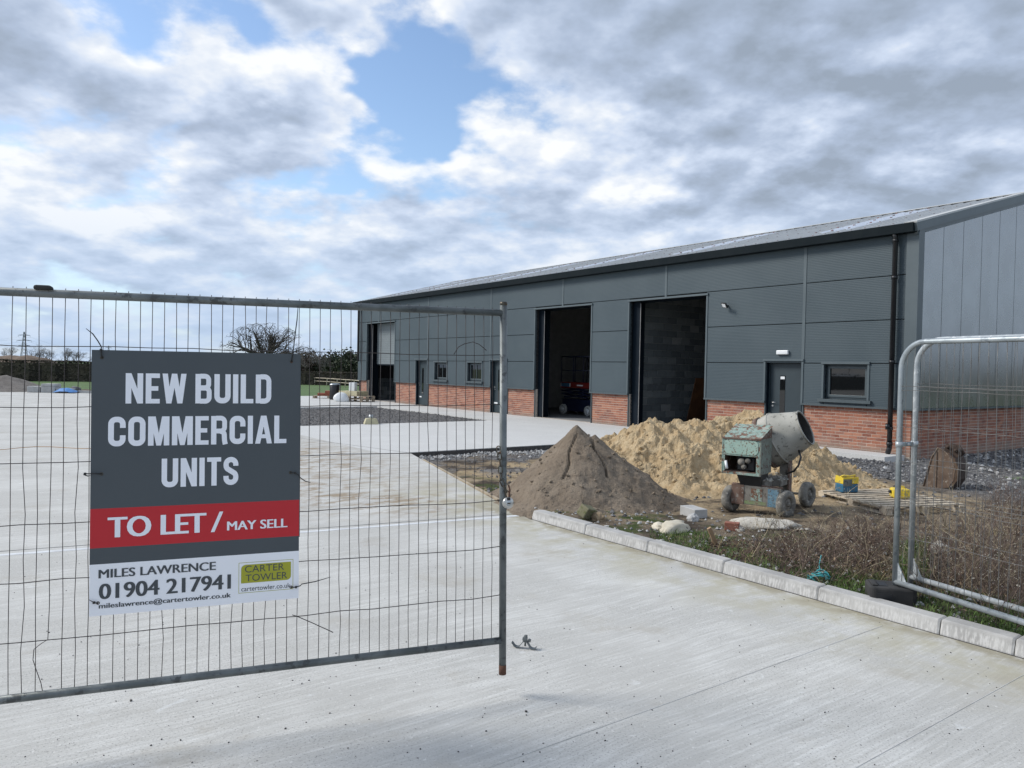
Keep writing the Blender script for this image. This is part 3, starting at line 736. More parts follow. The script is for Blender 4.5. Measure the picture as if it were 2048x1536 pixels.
F0 = -.0046
def panel(name, z0, z1, m, x0=0.0, x1=SW): MB().box(x0, x1, F0, -.0041, z0, z1).build(name, m, sign)
zr0, zr1, zw = .302, .478, .2295
panel('grey_field', zr1, SH, 'sign_grey'); panel('red_band', zr0, zr1, 'sign_red'); panel('grey_band', zw, zr0, 'sign_grey'); panel('white_field', 0, zw, 'sign_white')
# condensed headline letters drawn as strokes
def arc(cx, cy, r, a0, a1, n=6): return [(cx + r * math.cos(math.radians(a0 + (a1 - a0) * i / n)), cy + r * math.sin(math.radians(a0 + (a1 - a0) * i / n))) for i in range(n + 1)]
def stroke(path, t, closed=False):
    path = [q for i, q in enumerate(path) if i == 0 or (Vector(q) - Vector(path[i - 1])).length > 1e-4]
    n = len(path); Lp, Rp = [], []
    for i in range(n):
        a = Vector(path[i - 1]) if (i or closed) else None; p = Vector(path[i]); c = Vector(path[(i + 1) % n]) if (i < n - 1 or closed) else None
        d0 = (p - a).normalized() if a is not None else None; d1 = (c - p).normalized() if c is not None else None
        if d0 is None: d0 = d1
        if d1 is None: d1 = d0
        nn = Vector((-(d0 + d1).y, (d0 + d1).x)).normalized(); k = t / 2 / max(.5, nn.dot(Vector((-d0.y, d0.x))))
        Lp.append(p + nn * k); Rp.append(p - nn * k)
    return [(Rp[i], Rp[(i + 1) % n], Lp[(i + 1) % n], Lp[i]) for i in range(n if closed else n - 1)]
def glyph(ch, wd, t):
    h = 1.0; a = t / 2; x1, y1 = wd - a, h - a; r = .16; q = []
    if ch == 'N': return wd, [stroke([(a, 0), (a, 1)], t), stroke([(wd - a, 0), (wd - a, 1)], t), [(Vector((wd - t * 1.0, 0)), Vector((wd, 0)), Vector((t * 1.0, 1)), Vector((0, 1)))]]
    if ch == 'E': return wd * .82, [stroke([(a, 0), (a, 1)], t)] + [stroke([(t * .9, y), (wd * .82 - e, y)], t * .82) for y, e in ((t * .41, 0), (.5, .05), (1 - t * .41, 0))]
    if ch == 'L': return wd * .80, [stroke([(a, 0), (a, 1)], t), stroke([(t * .9, t * .41), (wd * .8, t * .41)], t * .82)]
    if ch == 'I': return t, [stroke([(a, 0), (a, 1)], t)]
    if ch == 'T': return wd * .88, [stroke([(wd * .44, 0), (wd * .44, .95)], t), stroke([(0, 1 - t * .41), (wd * .88, 1 - t * .41)], t * .82)]
    if ch == 'U': return wd, [stroke([(a, 1)] + arc(a + r, a + r, r, 180, 270) + arc(x1 - r, a + r, r, 270, 360) + [(x1, 1)], t)]
    if ch == 'O': return wd, [stroke(arc(a + r, a + r, r, 180, 270) + arc(x1 - r, a + r, r, 270, 360) + arc(x1 - r, y1 - r, r, 0, 90) + arc(a + r, y1 - r, r, 90, 180), t, True)]
    if ch == 'C': return wd, [stroke([(x1, .62), (x1, y1 - r)] + arc(x1 - r, y1 - r, r, 0, 90)[1:] + arc(a + r, y1 - r, r, 90, 180) + arc(a + r, a + r, r, 180, 270) + arc(x1 - r, a + r, r, 270, 360) + [(x1, .37)], t)]
    if ch == 'D': return wd, [stroke([(a, 0), (a, 1)], t), stroke([(t * .9, 1 - t * .41)] + arc(x1 - r, 1 - t * .41 - r, r, 90, 0) + arc(x1 - r, t * .41 + r, r, 0, -90) + [(t * .9, t * .41)], t * .95)]
    if ch == 'B': rr = .13; return wd, [stroke([(a, 0), (a, 1)], t), stroke([(t * .9, 1 - t * .41)] + arc(x1 - .02 - rr, 1 - t * .41 - rr, rr, 90, 0) + arc(x1 - .02 - rr, .53 + rr, rr, 0, -90) + [(t * .9, .53)], t * .9), stroke([(t * .95, .52)] + arc(x1 - rr, .52 - rr, rr, 90, 0) + arc(x1 - rr, t * .41 + rr, rr, 0, -90) + [(t * .9, t * .41)], t * .9)]
    if ch == 'R': rr = .14; return wd, [stroke([(a, 0), (a, 1)], t), stroke([(t * .9, 1 - t * .41)] + arc(x1 - rr, 1 - t * .41 - rr, rr, 90, 0) + arc(x1 - rr, .47 + rr, rr, 0, -90) + [(t * .9, .47)], t * .9), stroke([(x1 - .13, .46)] + arc(x1 - .12, .34, .11, 80, 0, 4) + [(x1 + .0, .14), (x1 + .03, 0)], t * .95)]
    if ch == 'S': rr = .17; return wd * .95, [stroke([(x1 - .03, .68), (x1 - .03, y1 - rr)] + arc(x1 - .03 - rr, y1 - rr, rr, 0, 90)[1:] + arc(a + rr, y1 - rr, rr, 90, 180) + arc(a + rr, .70, rr, 180, 225, 3) + arc(x1 - .03 - rr, .30, rr, 45, 0, 3) + arc(x1 - .03 - rr, a + rr, rr, 0, -90) + arc(a + rr, a + rr, rr, 270, 180) + [(a, .33)], t)]
    if ch == 'A': w2 = wd * 1.08; return w2, [[(Vector((0, 0)), Vector((t * .98, 0)), Vector((w2 / 2 + t * .42, 1)), Vector((w2 / 2 - t * .55, 1)))], [(Vector((w2 - t * .98, 0)), Vector((w2, 0)), Vector((w2 / 2 + t * .55, 1)), Vector((w2 / 2 - t * .42, 1)))], stroke([(w2 * .25, .26), (w2 * .75, .26)], t * .75)]
    if ch == 'M': w2 = wd * 1.26; return w2, [stroke([(a, 0), (a, 1)], t), stroke([(w2 - a, 0), (w2 - a, 1)], t), [(Vector((w2 / 2 - t * .42, .0)), Vector((w2 / 2 + t * .42, .0)), Vector((t * 1.35, 1)), Vector((t * .3, 1)))], [(Vector((w2 / 2 - t * .42, .0)), Vector((w2 / 2 + t * .42, .0)), Vector((w2 - t * .3, 1)), Vector((w2 - t * 1.35, 1)))]]
    if ch == 'W':
        w2 = wd * 1.42; Q = lambda xb, xt: [(Vector((xb - t * .46, 0)), Vector((xb + t * .46, 0)), Vector((xt + t * .48, 1)), Vector((xt - t * .48, 1)))]
        return w2, [Q(w2 * .27, t * .48), Q(w2 * .27, w2 * .5), Q(w2 * .73, w2 * .5), Q(w2 * .73, w2 - t * .48)]
    return wd, []
def headline(text, bl_, tr_):
    (x0, z0), (x1, z1) = sl_(*bl_), sl_(*tr_); wd, t, gap = .565, .185, .085
    x = 0; items = []
    for ch in text:
        if ch == ' ': x += .22; continue
        w_, st = glyph(ch, wd, t); items.append((x, st)); x += w_ + gap
    tot = x - gap; mb = MB(); n = 0
    for xo, st in items:
        for q in st:
            n += 1; y = F0 - .0004 - .00002 * (n % 7)
            for quad in q:
                i = len(mb.v)
                for c in quad: mb.v.append((x0 + (c.x + xo) / tot * (x1 - x0), y, z0 + c.y * (z1 - z0)))
                mb.f.append((i, i + 1, i + 2, i + 3))
    mb.build('lettering', 'sign_print', sign)
headline('NEW BUILD', (251, 807), (543, 749.5)); headline('COMMERCIAL', (216, 893), (573, 831)); headline('UNITS', (323, 975), (477, 913.5))
def text(body, bl_, tr_, m, bold=.03, spacing=1.0):
    (x0, z0), (x1, z1) = sl_(*bl_), sl_(*tr_)
    cu = bpy.data.curves.new('txt', 'FONT'); cu.body = body; cu.size = 1; cu.offset = 0.0; cu.resolution_u = 4; cu.space_character = spacing
    o = bpy.data.objects.new('txt', cu); COL.objects.link(o); bpy.context.view_layer.update()
    me = bpy.data.meshes.new_from_object(o.evaluated_get(bpy.context.evaluated_depsgraph_get())); bpy.data.objects.remove(o)
    xs = [v.co.x for v in me.vertices]; ys_ = [v.co.y for v in me.vertices]; a, c, e, f_ = min(xs), max(xs), min(ys_), max(ys_)
    mb = MB(); k = (z1 - z0); w_ = bold * k
    for n, sh in enumerate((-1, 0, 1) if bold > .015 else (0,)):
        i = len(mb.v); mb.v += [(x0 + w_ + (v.co.x - a) / (c - a) * (x1 - x0 - 2 * w_) + sh * w_, F0 - .0016 - n * .00004, z0 + (v.co.y - e) / (f_ - e) * (z1 - z0)) for v in me.vertices]
        mb.f += [tuple(i + q for q in p_.vertices) for p_ in me.polygons]
    mb.build('lettering', m, sign)
text('TO LET', (215, 1076), (413, 1025), 'sign_print', .055)
text('MAY SELL', (454, 1061), (575, 1036.5), 'sign_print', .045)
(ax, az_), (cx_, cz_) = sl_(427, 1064), sl_(442, 1023)
mb = MB(); mb.v += [(ax - .012, F0 - .001, az_), (ax + .004, F0 - .001, az_), (cx_ + .010, F0 - .001, cz_), (cx_ - .006, F0 - .001, cz_)]; mb.f.append((0, 1, 2, 3)); mb.build('lettering', 'sign_print', sign)
text('MILES LAWRENCE', (197, 1157), (432, 1123), 'sign_text', .045)
text('01904 217941', (197.5, 1199), (462, 1148), 'sign_text', .045)
text('mileslawrence@cartertowler.co.uk', (197.5, 1220), (462, 1184.5), 'sign_text', .035)
(a, c), (e, f_) = sl_(477, 1187), sl_(586.5, 1118)
for q in ((a, e, c, c + .002), (a, e, f_ - .002, f_), (a, a + .002, c + .002, f_ - .002), (e - .002, e, c + .002, f_ - .002)): MB().box(q[0], q[1], F0 - .0006, F0 - .0003, q[2], q[3]).build('logo_border', 'sign_olive', sign)
(a, c), (e, f_) = sl_(482, 1167), sl_(582, 1123)
poly = [(a, c), (e - .02, c)] + [(e - .02 + .02 * math.sin(t), c + .02 - .02 * math.cos(t)) for t in (.4, .8, 1.2, PI / 2)] + [(e, f_), (a + .02, f_)] + [(a + .02 - .02 * math.sin(t), f_ - .02 + .02 * math.cos(t)) for t in (.4, .8, 1.2, PI / 2)]
mb = MB(); mb.v = [(x, F0 - .0009, z) for x, z in poly]; mb.f = [tuple(range(len(poly)))]; mb.build('logo_field', 'sign_olive', sign)
text('CARTER', (489.5, 1145.5), (568.5, 1126), 'sign_text', .012); text('TOWLER', (491, 1163), (574.6, 1143), 'sign_text', .012)
text('cartertowler.co.uk', (482.5, 1183), (581, 1165.5), 'sign_text', .008)
EY = [(204, 715), (583, 723), (203, 948), (581, 945), (196, 1206), (582, 1174)]
for a, c in EY:
    x, z = sl_(a, c); R2 = Matrix.Translation((x, F0 - .0008, z)) @ Matrix.Rotation(PI / 2, 4, 'X')
    MB().lathe([(.0035, .0), (.0042, .0014), (.0068, .0014), (.0075, 0)], 14, R2).build('eyelet', 'chain', sign, True)
# cable ties
TIES = [([(204, 716), (203, 708), (202, 700), (203, 694), (196, 682), (186, 668), (172, 657)], 'black cable tie at the top left corner of the sign', 1),
        ([(583, 724), (586, 705), (590, 670), (594, 640), (596, 612)], 'long black cable tie from the sign top right corner up to the rail', 0),
        ([(203, 948), (190, 947), (170, 947.5), (167, 949), (176, 952), (181, 951)], 'black cable tie at the middle of the sign left edge', 1),
        ([(581, 945), (590, 946), (598, 950), (600, 955), (610, 962), (621, 965)], 'black cable tie at the middle of the sign right edge', 0),
        ([(196, 1207), (188, 1205), (178, 1199)], 'black cable tie at the bottom left corner of the sign', 1),
        ([(582, 1175), (592, 1174), (601, 1171), (603, 1168), (630, 1163), (661, 1154)], 'black cable tie at the bottom right corner of the sign', 0)]
for pts, lab, hd in TIES:
    P3 = []
    for i, (a, c) in enumerate(pts):
        u_, v_ = gl(a, c, -.02); P3.append(GM @ Vector((u_, -.018 - (.004 if i else 0), v_)))
    mb = MB(); mb.tube(P3, [.0026] * (len(P3) - 1) + [.0012], 6); o0 = P3[0]
    t = mb.build('cable_tie', 'tie_black', None, True, label=lab, cat='cable tie', group='cable ties holding the sign')
    k = P3[2] if hd and len(P3) > 3 else P3[1]
    MB().box(-.004, .004, -.004, .004, -.005, .005, Matrix.Translation(k)).build('tie_head', 'tie_black', t)

# ------------------------------------------------------------------ chain and round padlock on the post
def link_mesh():
    mb = MB(); pts = [(0, .0075 * math.cos(a) + 0, .0) for a in (0,)]
    pts = []
    for i in range(16):
        a = 2 * PI * i / 16; x = .010 * math.cos(a); z = .010 * math.sin(a) + (.011 if math.sin(a) > 1e-6 else (-.011 if math.sin(a) < -1e-6 else 0)); pts.append((x, 0, z))
    mb.tube(pts + [pts[0]], .0033, 6, False); return mb.mesh('chain_link', 'chain', True)
lm = link_mesh()
chain = empty('chain', GM @ Vector((-.03, -.03, 1.0)), label='rusty steel chain hanging down the open panel post', cat='chain')
cpath = [(-.036, -.026, 1.222), (-.036, -.036, 1.19), (-.030, -.034, 1.155), (-.027, -.032, 1.12), (-.025, -.030, 1.08), (-.022, -.030, 1.045), (-.006, -.030, 1.012), (.010, -.032, .98), (.020, -.030, .955)]
for i in range(len(cpath) - 1):
    p0, p1 = GM @ Vector(cpath[i]), GM @ Vector(cpath[i + 1]); d = (p1 - p0).normalized(); mid = (p0 + p1) / 2
    o = obj('chain_link', lm, chain); q = d.to_track_quat('Z', 'Y').to_matrix().to_4x4()
    o.matrix_local = Matrix.Translation(mid - chain.location) @ q @ Matrix.Rotation((PI / 2 if i % 2 else 0) + .4, 4, 'Z')
lx, lz = gl(1009, 1003)
lock = empty('padlock', GM @ Vector((lx, -.055, lz)), label='round stainless padlock on the chain at the panel post', cat='padlock')
MR = GM.to_3x3().to_4x4() @ Matrix.Rotation(PI / 2, 4, 'X')
MB().lathe([(.0001, .013), (.017, .013), (.027, .010), (.031, .004), (.031, -.004), (.027, -.010), (.0001, -.013)], 28, MR).build('body', 'lock_steel', lock, True)
MB().lathe([(.0001, .0145), (.015, .0145), (.016, .0125)], 24, MR).build('face_disc', 'galv_pale', lock, True)
MB().box(-.009, .009, -.004, .003, .0146, .0149, MR).build('stamp', 'chain', lock)
MB().box(-.010, .010, .012, .030, -.010, .0138, MR).build('shackle_slot', 'pipe_black', lock, bevel=.003)
MB().tube([GM.to_3x3() @ Vector(q) for q in ((.004, .0, .02), (.010, .01, .040), (.018, .02, .065), (.016, .035, .09))], .0045, 8).build('shackle', 'rust', lock, True)

# ------------------------------------------------------------------ fence coupler dropped on the concrete
p = G(1050, 1297)
cl = empty('fence_coupler', p, -.25, label='galvanised fence coupler lying on the concrete beside the panel post', cat='clamp')
mb = MB()
def bandv(ox, oy, a0, a1, r, n=10): return [(ox + r * math.cos(math.radians(a0 + (a1 - a0) * i / n)), oy + r * math.sin(math.radians(a0 + (a1 - a0) * i / n))) for i in range(n + 1)]
path = [(-.085, .030)] + bandv(-.052, .028, 200, 330, .024) + [(-.010, .044), (.012, .044)] + bandv(.052, .026, 205, 345, .024)
for i in range(len(path) - 1):
    (x0, z0), (x1, z1) = path[i], path[i + 1]; mb.hexa([(x0, -.016, z0), (x1, -.016, z1), (x1, .016, z1), (x0, .016, z0), (x0, -.016, z0 + .005), (x1, -.016, z1 + .005), (x1, .016, z1 + .005), (x0, .016, z0 + .005)])
mb.build('strap', 'galv_dark', cl)
MB().tube([(.0, 0, .016), (.006, .0, .085)], .006, 8).build('bolt', 'galv_dark', cl, True)
MB().box(-.016, .014, -.013, .013, .050, .072).build('bracket', 'galv_dark', cl, bevel=.004); MB().tube([(.004, 0, .072), (.005, 0, .084)], .011, 6).build('nut', 'galv_dark', cl)
MB().tube([(.026, .0, .046), (.030, 0, .062)], .010, 6).build('nut', 'galv_dark', cl)

# ------------------------------------------------------------------ two round-topped panels on the right
FA = math.radians(-22); fe = Vector((-math.sin(FA), -math.cos(FA), 0)); frot = math.atan2(fe.y, fe.x)
FB = G(1790, 1166, .2)
def round_panel(base, lab, wire, gal, len_=3.45, rot=frot, dz=0.0, seed=1):
    f0 = empty('round_top_fence_panel', base, rot, label=lab, cat='fence panel', group='round-topped mesh panels at the right'); r_ = random.Random(seed)
    H = 1.81 + dz; R = .20; rad = .0205
    loop = [(0, 0, -.16), (0, 0, H - R)] + [(R - R * math.cos(math.radians(a)), 0, H - R + R * math.sin(math.radians(a))) for a in range(10, 91, 10)]
    end = [(len_ - q[0], 0, q[2]) for q in reversed(loop)]
    MB().tube(loop + end, rad, 16).build('frame_tube', gal, f0, True)
    MB().tube([(0, 0, .012), (len_, 0, .012)], rad, 16).build('bottom_rail', gal, f0, True)
    mb = MB(); mb.prism([(.018, .03), (.095, .03), (.018, .16)], -.003, .003, Matrix(((1, 0, 0, 0), (0, 0, -1, 0), (0, 1, 0, 0), (0, 0, 0, 1)))); mb.build('gusset', 'galv_pale', f0)
    for z in (.37, .63, .66, .92, 1.18, 1.45, 1.48): MB().tube([(0.0, -.012, z)] + [(.2 * i, -.012, z + r_.uniform(-.006, .006)) for i in range(1, 17)] + [(len_, -.012, z)], .0019, 5).build('horizontal_wire', wire, f0, True)
    x = .06
    while x < len_ - .05:
        top = H - (R - math.sqrt(max(0, R * R - (R - x) ** 2)) if x < R else 0); ph = r_.uniform(0, 6)
        MB().tube([(x + (.010 * math.sin(5 * t_ + ph) + r_.uniform(-.003, .003)) * (1 if 0 < i < 9 else 0), -.006, .0 + (top) * t_) for i, t_ in enumerate([q / 9 for q in range(10)])], .0016, 5).build('vertical_wire', wire, f0, True)
        x += .062
    return f0
fp1 = round_panel(FB, 'front round-topped mesh panel standing in the black rubber block', 'wire_grey', 'galv')
side = Vector((.155, .075, .02))
fp2 = round_panel(FB + side, 'rear round-topped mesh panel with pale patches clamped behind the front one', 'wire_grey', 'galv_pale', rot=frot + .02, seed=3)
# clamp between both posts
cz = 1.75 - (888 - 753) * FB.y / FPX
c0 = FB + Vector((0, 0, .0)); c0.z = cz; ck = empty('fence_clamp', c0, math.atan2(side.y, side.x), label='galvanised clamp joining the two round-topped panel posts', cat='clamp')
dd = side.xy.length
MB().tube([(0, 0, -.02), (0, 0, .02)], .0265, 14).build('collar', 'galv_pale', ck, True); MB().tube([(dd, 0, -.02), (dd, 0, .02)], .0265, 14).build('collar', 'galv_pale', ck, True)
MB().box(.02, dd - .02, -.008, .008, -.016, .016).build('strap', 'galv', ck, bevel=.003); MB().tube([(dd / 2, -.025, 0), (dd / 2, .02, 0)], .008, 8).build('bolt', 'galv_pale', ck, True)
# rubber foot block
gz = soil_w(FB.x, FB.y)
ft = empty('rubber_foot_block', (FB.x - .02, FB.y + .0, min(gz, .07)), -.25, label='black rubber foot block holding the round-topped panels behind the kerb', cat='foot block')
mb = MB(); mb.prism([(-.15, -.11), (.13, -.11), (.15, -.09), (.15, .11), (.13, .13), (-.15, .13), (-.17, .11), (-.17, -.09)], -.05, .115); mb.build('body', 'black_rubber', ft, bevel=.025)
for x in (-.08,): MB().box(x - .055, x + .055, -.115, -.1105, .02, .075).build('hand_slot', 'pipe_black', ft)
for x in (-.07, .06): MB().box(x - .03, x + .03, -.05, .06, .1155, .118).build('socket', 'pipe_black', ft)
for x in (-.13, .12): MB().box(x - .02, x + .02, -.07, .09, .1155, .126).build('pad', 'black_rubber', ft, bevel=.006)

# ------------------------------------------------------------------ heaps of sand
def heap_mat(name, ca, cb, cc, sc_=1.0, dk=(.05, .045, .04)):
    m, nb, p, pos = new_mat(name)
    n1 = nb.noise(pos, 2.2 * sc_, 7, .65); n2 = nb.noise(pos, 26, 6, .7)
    c = nb.mix(nb.mr(n1, .36, .64), ca, cb); c = nb.mix(nb.mr(nb.noise(pos, 9, 6, .72), .50, .66, 0, .65), c, cc); c = nb.mix(nb.mr(n2, .50, .70, 0, .6), c, cc)
    c = nb.mix(nb.mr(nb.noise(pos, 15, 3, .6), .69, .74, 0, .7), c, dk)
    nb.put(p.inputs['Base Color'], c); p.inputs['Roughness'].default_value = .97; p.inputs['Specular IOR Level'].default_value = .15
    bump(nb, p, nb.m('ADD', n2, nb.m('MULTIPLY', nb.noise(pos, 90, 4, .7), .45)), .9, .04)
heap_mat('grey_sand', (.215, .172, .128), (.270, .222, .170), (.165, .130, .098))
heap_mat('yellow_sand', (.45, .335, .195), (.55, .435, .275), (.36, .25, .135), 1.8, (.22, .14, .07))
def heap(name, m, cx, cy, rx, ry, fn, st, **kw):
    mb = MB(); nx, ny_ = int(2 * rx / st), int(2 * ry / st); idx = {}; z0 = soil_w(cx, cy)
    for i in range(nx + 1):
        for j in range(ny_ + 1):
            x, y = -rx + i * st, -ry + j * st; h = fn(x, y)
            if h < -.10: continue
            idx[i, j] = len(mb.v); mb.v.append((x, y, h))
    for i in range(nx):
        for j in range(ny_):
            q = [(i, j), (i + 1, j), (i + 1, j + 1), (i, j + 1)]
            if all(a in idx for a in q): mb.f.append(tuple(idx[a] for a in q))
    o = mb.build(name, m, None, False, **kw); o.location = (cx, cy, -.03); return o
def cone(x, y, cx, cy, h, r, p=1.0, el=(1, 1)):
    d = math.hypot((x - cx) / el[0], (y - cy) / el[1]); d = math.sqrt(d * d + (.22 * r) ** 2) - .14 * r; return h * (1 - (d / r) ** p) if d < r * 1.4 else -1
def grey_fn(x, y):
    a = math.atan2(y, x); wob = 1 + .07 * math.sin(a * 3 + 1) + .05 * mn.noise(Vector((math.cos(a) * 2, math.sin(a) * 2, 4)))
    d = math.hypot(x * (1.0 + .22 * S01(x, .1, -.6)), y) / wob
    d += .05 * mn.noise(Vector((x * 2.3, y * 2.3, 8))) * S01(d, .1, .5)
    h = 1.03 - .035 - d * .74 if d < 1.15 else .995 - 1.15 * .74 - (d - 1.15) * .42
    h += .05 * math.exp(-((d - .0) / .12) ** 2)
    h = max(h, .90 - math.hypot((x - .25) * .85, y + .02) * .86)
    # slumps and cracks
    h += .045 * fbm(x * 2.2 + 5, y * 2.2, 2.1, 5) + .014 * fbm(x * 9, y * 9, 7.1, 4) * S01(d, .05, .9)
    c1 = abs((x + .02) - (-.12) * (-y) * 2.2 - .03 * math.sin(y * 9)); 
    if -.75 < y < -.12: h -= .06 * math.exp(-(abs(x + .03 + (-y - .12) * .28 + .02 * math.sin(y * 14)) / .016) ** 2)
    if -.62 < y < -.10: h -= .075 * math.exp(-(abs(x - .18 - (-y - .1) * .36 + .02 * math.sin(y * 17)) / .015) ** 2)
    q = (y + 1.12 + .12 * math.sin(x * 3)) ; 
    if .0 < x < 1.25: h -= .14 * math.exp(-(q / .055) ** 2) * S01(x, -.1, .3) * S01(x, 1.35, .9)
    if .0 < x < 1.3 and y < -1.15: h += .05 * math.exp(-((y + 1.3) / .12) ** 2)
    h += .02 * math.exp(-(mn.cell(Vector((x * 7, y * 7, 0))) - .9) ** 2 * 300) * 0
    for (lx, ly, r, k) in LUMPS:
        d2 = (x - lx) ** 2 + (y - ly) ** 2
        if d2 < r * r * 4: h += k * math.exp(-d2 / (r * r))
    return h
rl_ = random.Random(4); LUMPS = [(rl_.uniform(-1.2, 1.3), rl_.uniform(-1.5, .1), rl_.uniform(.015, .045), rl_.choice((.018, .024, -.018, -.022, .014))) for _ in range(90)]
gp_ = at(1152, 900, 10.15)
heap('grey_sand_heap', 'grey_sand', gp_.x, gp_.y, 2.1, 2.0, grey_fn, .022, label='conical heap of grey brown sand behind the kerb end', cat='sand heap')
def yel_fn(x, y):
    w1 = .26 * fbm(x * 1.3, y * 1.3, 9.1, 4); xx, yy = x + w1, y + .2 * fbm(x * 1.4 + 4, y * 1.4, 2.2, 4)
    h = max(cone(xx, yy, -1.18, .15, 1.02, 1.62, 1.05), cone(xx, yy, -.75, .1, 1.06, 1.7, 1.05), cone(xx, yy, -.35, .1, 1.06, 1.7, 1.05), cone(xx, yy, .42, .35, 1.24, 1.72, 1.0), cone(xx, yy, 1.0, .3, .62, 1.5))
    h = max(h, cone(xx, yy, -.6, -.9, .40, 1.1), cone(xx, yy, .9, -.6, .42, 1.3))
    v = Vector((x, y, 0)); f_ = S01(h, -.05, .25) * (1 - .25 * S01(h, .9, 1.2))
    h += f_ * (.10 * fbm(x * 1.9, y * 1.9, 4.4, 6) + .055 * (mn.ridged_multi_fractal(Vector((x * 2.8, y * 1.9, .7)), 1.0, 2.1, 5, 1.0, 2.0) - 1.1) * .7 + .05 * fbm(x * 7, y * 7, 3, 5) + .05 * (mn.turbulence(Vector((x * 4.2, y * 4.2, 1)), 5, True) - .5))
    rd = mn.ridged_multi_fractal(Vector((x * 3.6 + 7, y * 3.6, 2.7)), 1.0, 2.2, 5, 1.0, 2.0)
    h += f_ * .05 * (rd - 1.2)
    vd = mn.voronoi(Vector((x * 5.5 + .3 * mn.noise(Vector((x * 4, y * 4, 0))), y * 5.5, .5)))[0]
    h += f_ * .022 * (min(vd[1] - vd[0], .35) - .2)
    h -= .10 * f_ * math.exp(-((x - .05 + .3 * y) / .13) ** 2) * S01(y, .4, -.2)
    h -= .06 * math.exp(-((x - .02) / .28) ** 2 - ((y - .15) / .3) ** 2)
    for (lx, ly, r, k) in YL:
        d2 = (x - lx) ** 2 + (y - ly) ** 2
        if d2 < r * r * 4: h += k * math.exp(-d2 / (r * r))
    return h
YL = [(rl_.uniform(-2.2, 2.2), rl_.uniform(-1.7, .6), rl_.uniform(.02, .06), rl_.choice((.03, .035, .02, -.03))) for _ in range(160)]
yp = at(1450, 900, 12.7)
heap('yellow_sand_heap', 'yellow_sand', yp.x, yp.y, 2.9, 2.2, yel_fn, .026, label='large lumpy heap of yellow sand behind the cement mixer', cat='sand heap')

# crumbs lying on both heaps
def crumbs(parent, fn, n, xr, yr, m, r0, r1):
    mb = MB(); r_ = random.Random(n)
    for k in range(n):
        x, y = r_.uniform(*xr), r_.uniform(*yr); h = fn(x, y)
        if h < -.02 or h > 1.0: continue
        r = r0 + (r1 - r0) * r_.random() ** 3; mb.blob((x, y, h + r * .3), r, (1, .9, .75), k, .35)
    mb.build('crumbs', m, parent, kind='stuff')
for nm_, fn_, n_, xr_, yr_, m_ in (('grey_sand_heap', grey_fn, 420, (-1.6, 1.7), (-1.8, .2), 'grey_sand'), ('yellow_sand_heap', yel_fn, 650, (-2.7, 2.6), (-2.0, .4), 'yellow_sand')):
    crumbs(bpy.data.objects[nm_], fn_, n_, xr_, yr_, m_, .006, .045 if 'yel' in nm_ else .03)
# ------------------------------------------------------------------ cement mixer
m, nb, p, pos = new_mat('mint_paint')
r1 = nb.noise(pos, 13, 8, .74); r2_ = nb.noise(pos, 40, 6, .7)
c = nb.mix(nb.mr(r2_, .4, .65), (.19, .29, .25), (.31, .38, .33)); c = nb.mix(nb.mr(r1, .49, .56), c, nb.mix(nb.mr(r2_, .4, .6), (.11, .05, .03), (.17, .085, .05)))
c = nb.mix(nb.mr(nb.noise(pos, 5, 5, .6), .60, .66, 0, .6), c, (.40, .37, .32)); nb.put(p.inputs['Base Color'], c); p.inputs['Roughness'].default_value = .7; bump(nb, p, r1, .3, .003)
mat('mixer_rust', (.10, .055, .038), (.16, .105, .08), 8, .85, c3=(.22, .20, .175), bmp=.3)
mat('mint_worn', (.16, .17, .145), (.20, .24, .205), 9, .8, c3=(.11, .065, .045), bmp=.3); mat('mixer_grey', (.15, .14, .12), (.22, .205, .18), 6, .9, c3=(.10, .09, .075), bmp=.4, bscale=40)
mat('drum', (.29, .285, .25), (.37, .36, .32), 4, .85, c3=(.14, .135, .12), bmp=.5, bscale=30)
mat('drum_in', (.06, .06, .055), (.11, .105, .10), 6, .9)
mat('tyre_dust', (.21, .20, .175), (.10, .095, .085), 9, .95, c3=(.28, .265, .235), bmp=.6, bscale=50)
mat('blue_paint', (.10, .20, .27), (.16, .25, .30), 16, .75, c3=(.09, .07, .055), lo=.4, hi=.6); mat('green_paint', (.16, .22, .10), (.20, .20, .13), 16, .7, c3=(.13, .08, .05))
mx = empty('cement_mixer', (3.42, 9.86, -.02), -.628, label='old rusty mint green cement mixer on four small wheels', cat='cement mixer')
X0, X1, Y0, Y1 = -.40, .07, -.66, -.20
h = MB().hexa([(X0, Y0, .52), (X1, Y0, .52), (X1, Y1, .50), (X0, Y1, .50), (X0, Y0, .955), (X1, Y0, .955), (X1 + .02, Y1, 1.10), (X0, Y1, 1.10)])
hood = MB()
t = .012
hood.hexa([(X0, Y0, .955), (X1, Y0, .955), (X1, Y1, 1.10), (X0, Y1, 1.10), (X0, Y0, .967), (X1 + .012, Y0, .967), (X1 + .02, Y1, 1.112), (X0, Y1, 1.112)])
hd = hood.build('hood', 'mint_paint', mx, bevel=.004)
MB().box(X0, X1, Y0 - .008, Y0 + .004, .735, .9545).build('front_panel', 'mint_paint', mx, bevel=.003)
pn = MB(); 
def rrect(x0, x1, z0, z1, r, n=5):
    o = []
    for cx, cz, a0 in ((x1 - r, z0 + r, 270), (x1 - r, z1 - r, 0), (x0 + r, z1 - r, 90), (x0 + r, z0 + r, 180)):
        for i in range(n + 1): a = math.radians(a0 + 90 * i / n); o.append((cx + r * math.cos(a), cz + r * math.sin(a)))
    return o
MXZ = Matrix(((1, 0, 0, 0), (0, 0, -1, 0), (0, 1, 0, 0), (0, 0, 0, 1)))
mat('mint_clean', (.29, .42, .36), (.33, .45, .38), 14, .6, c3=(.15, .09, .06)); 
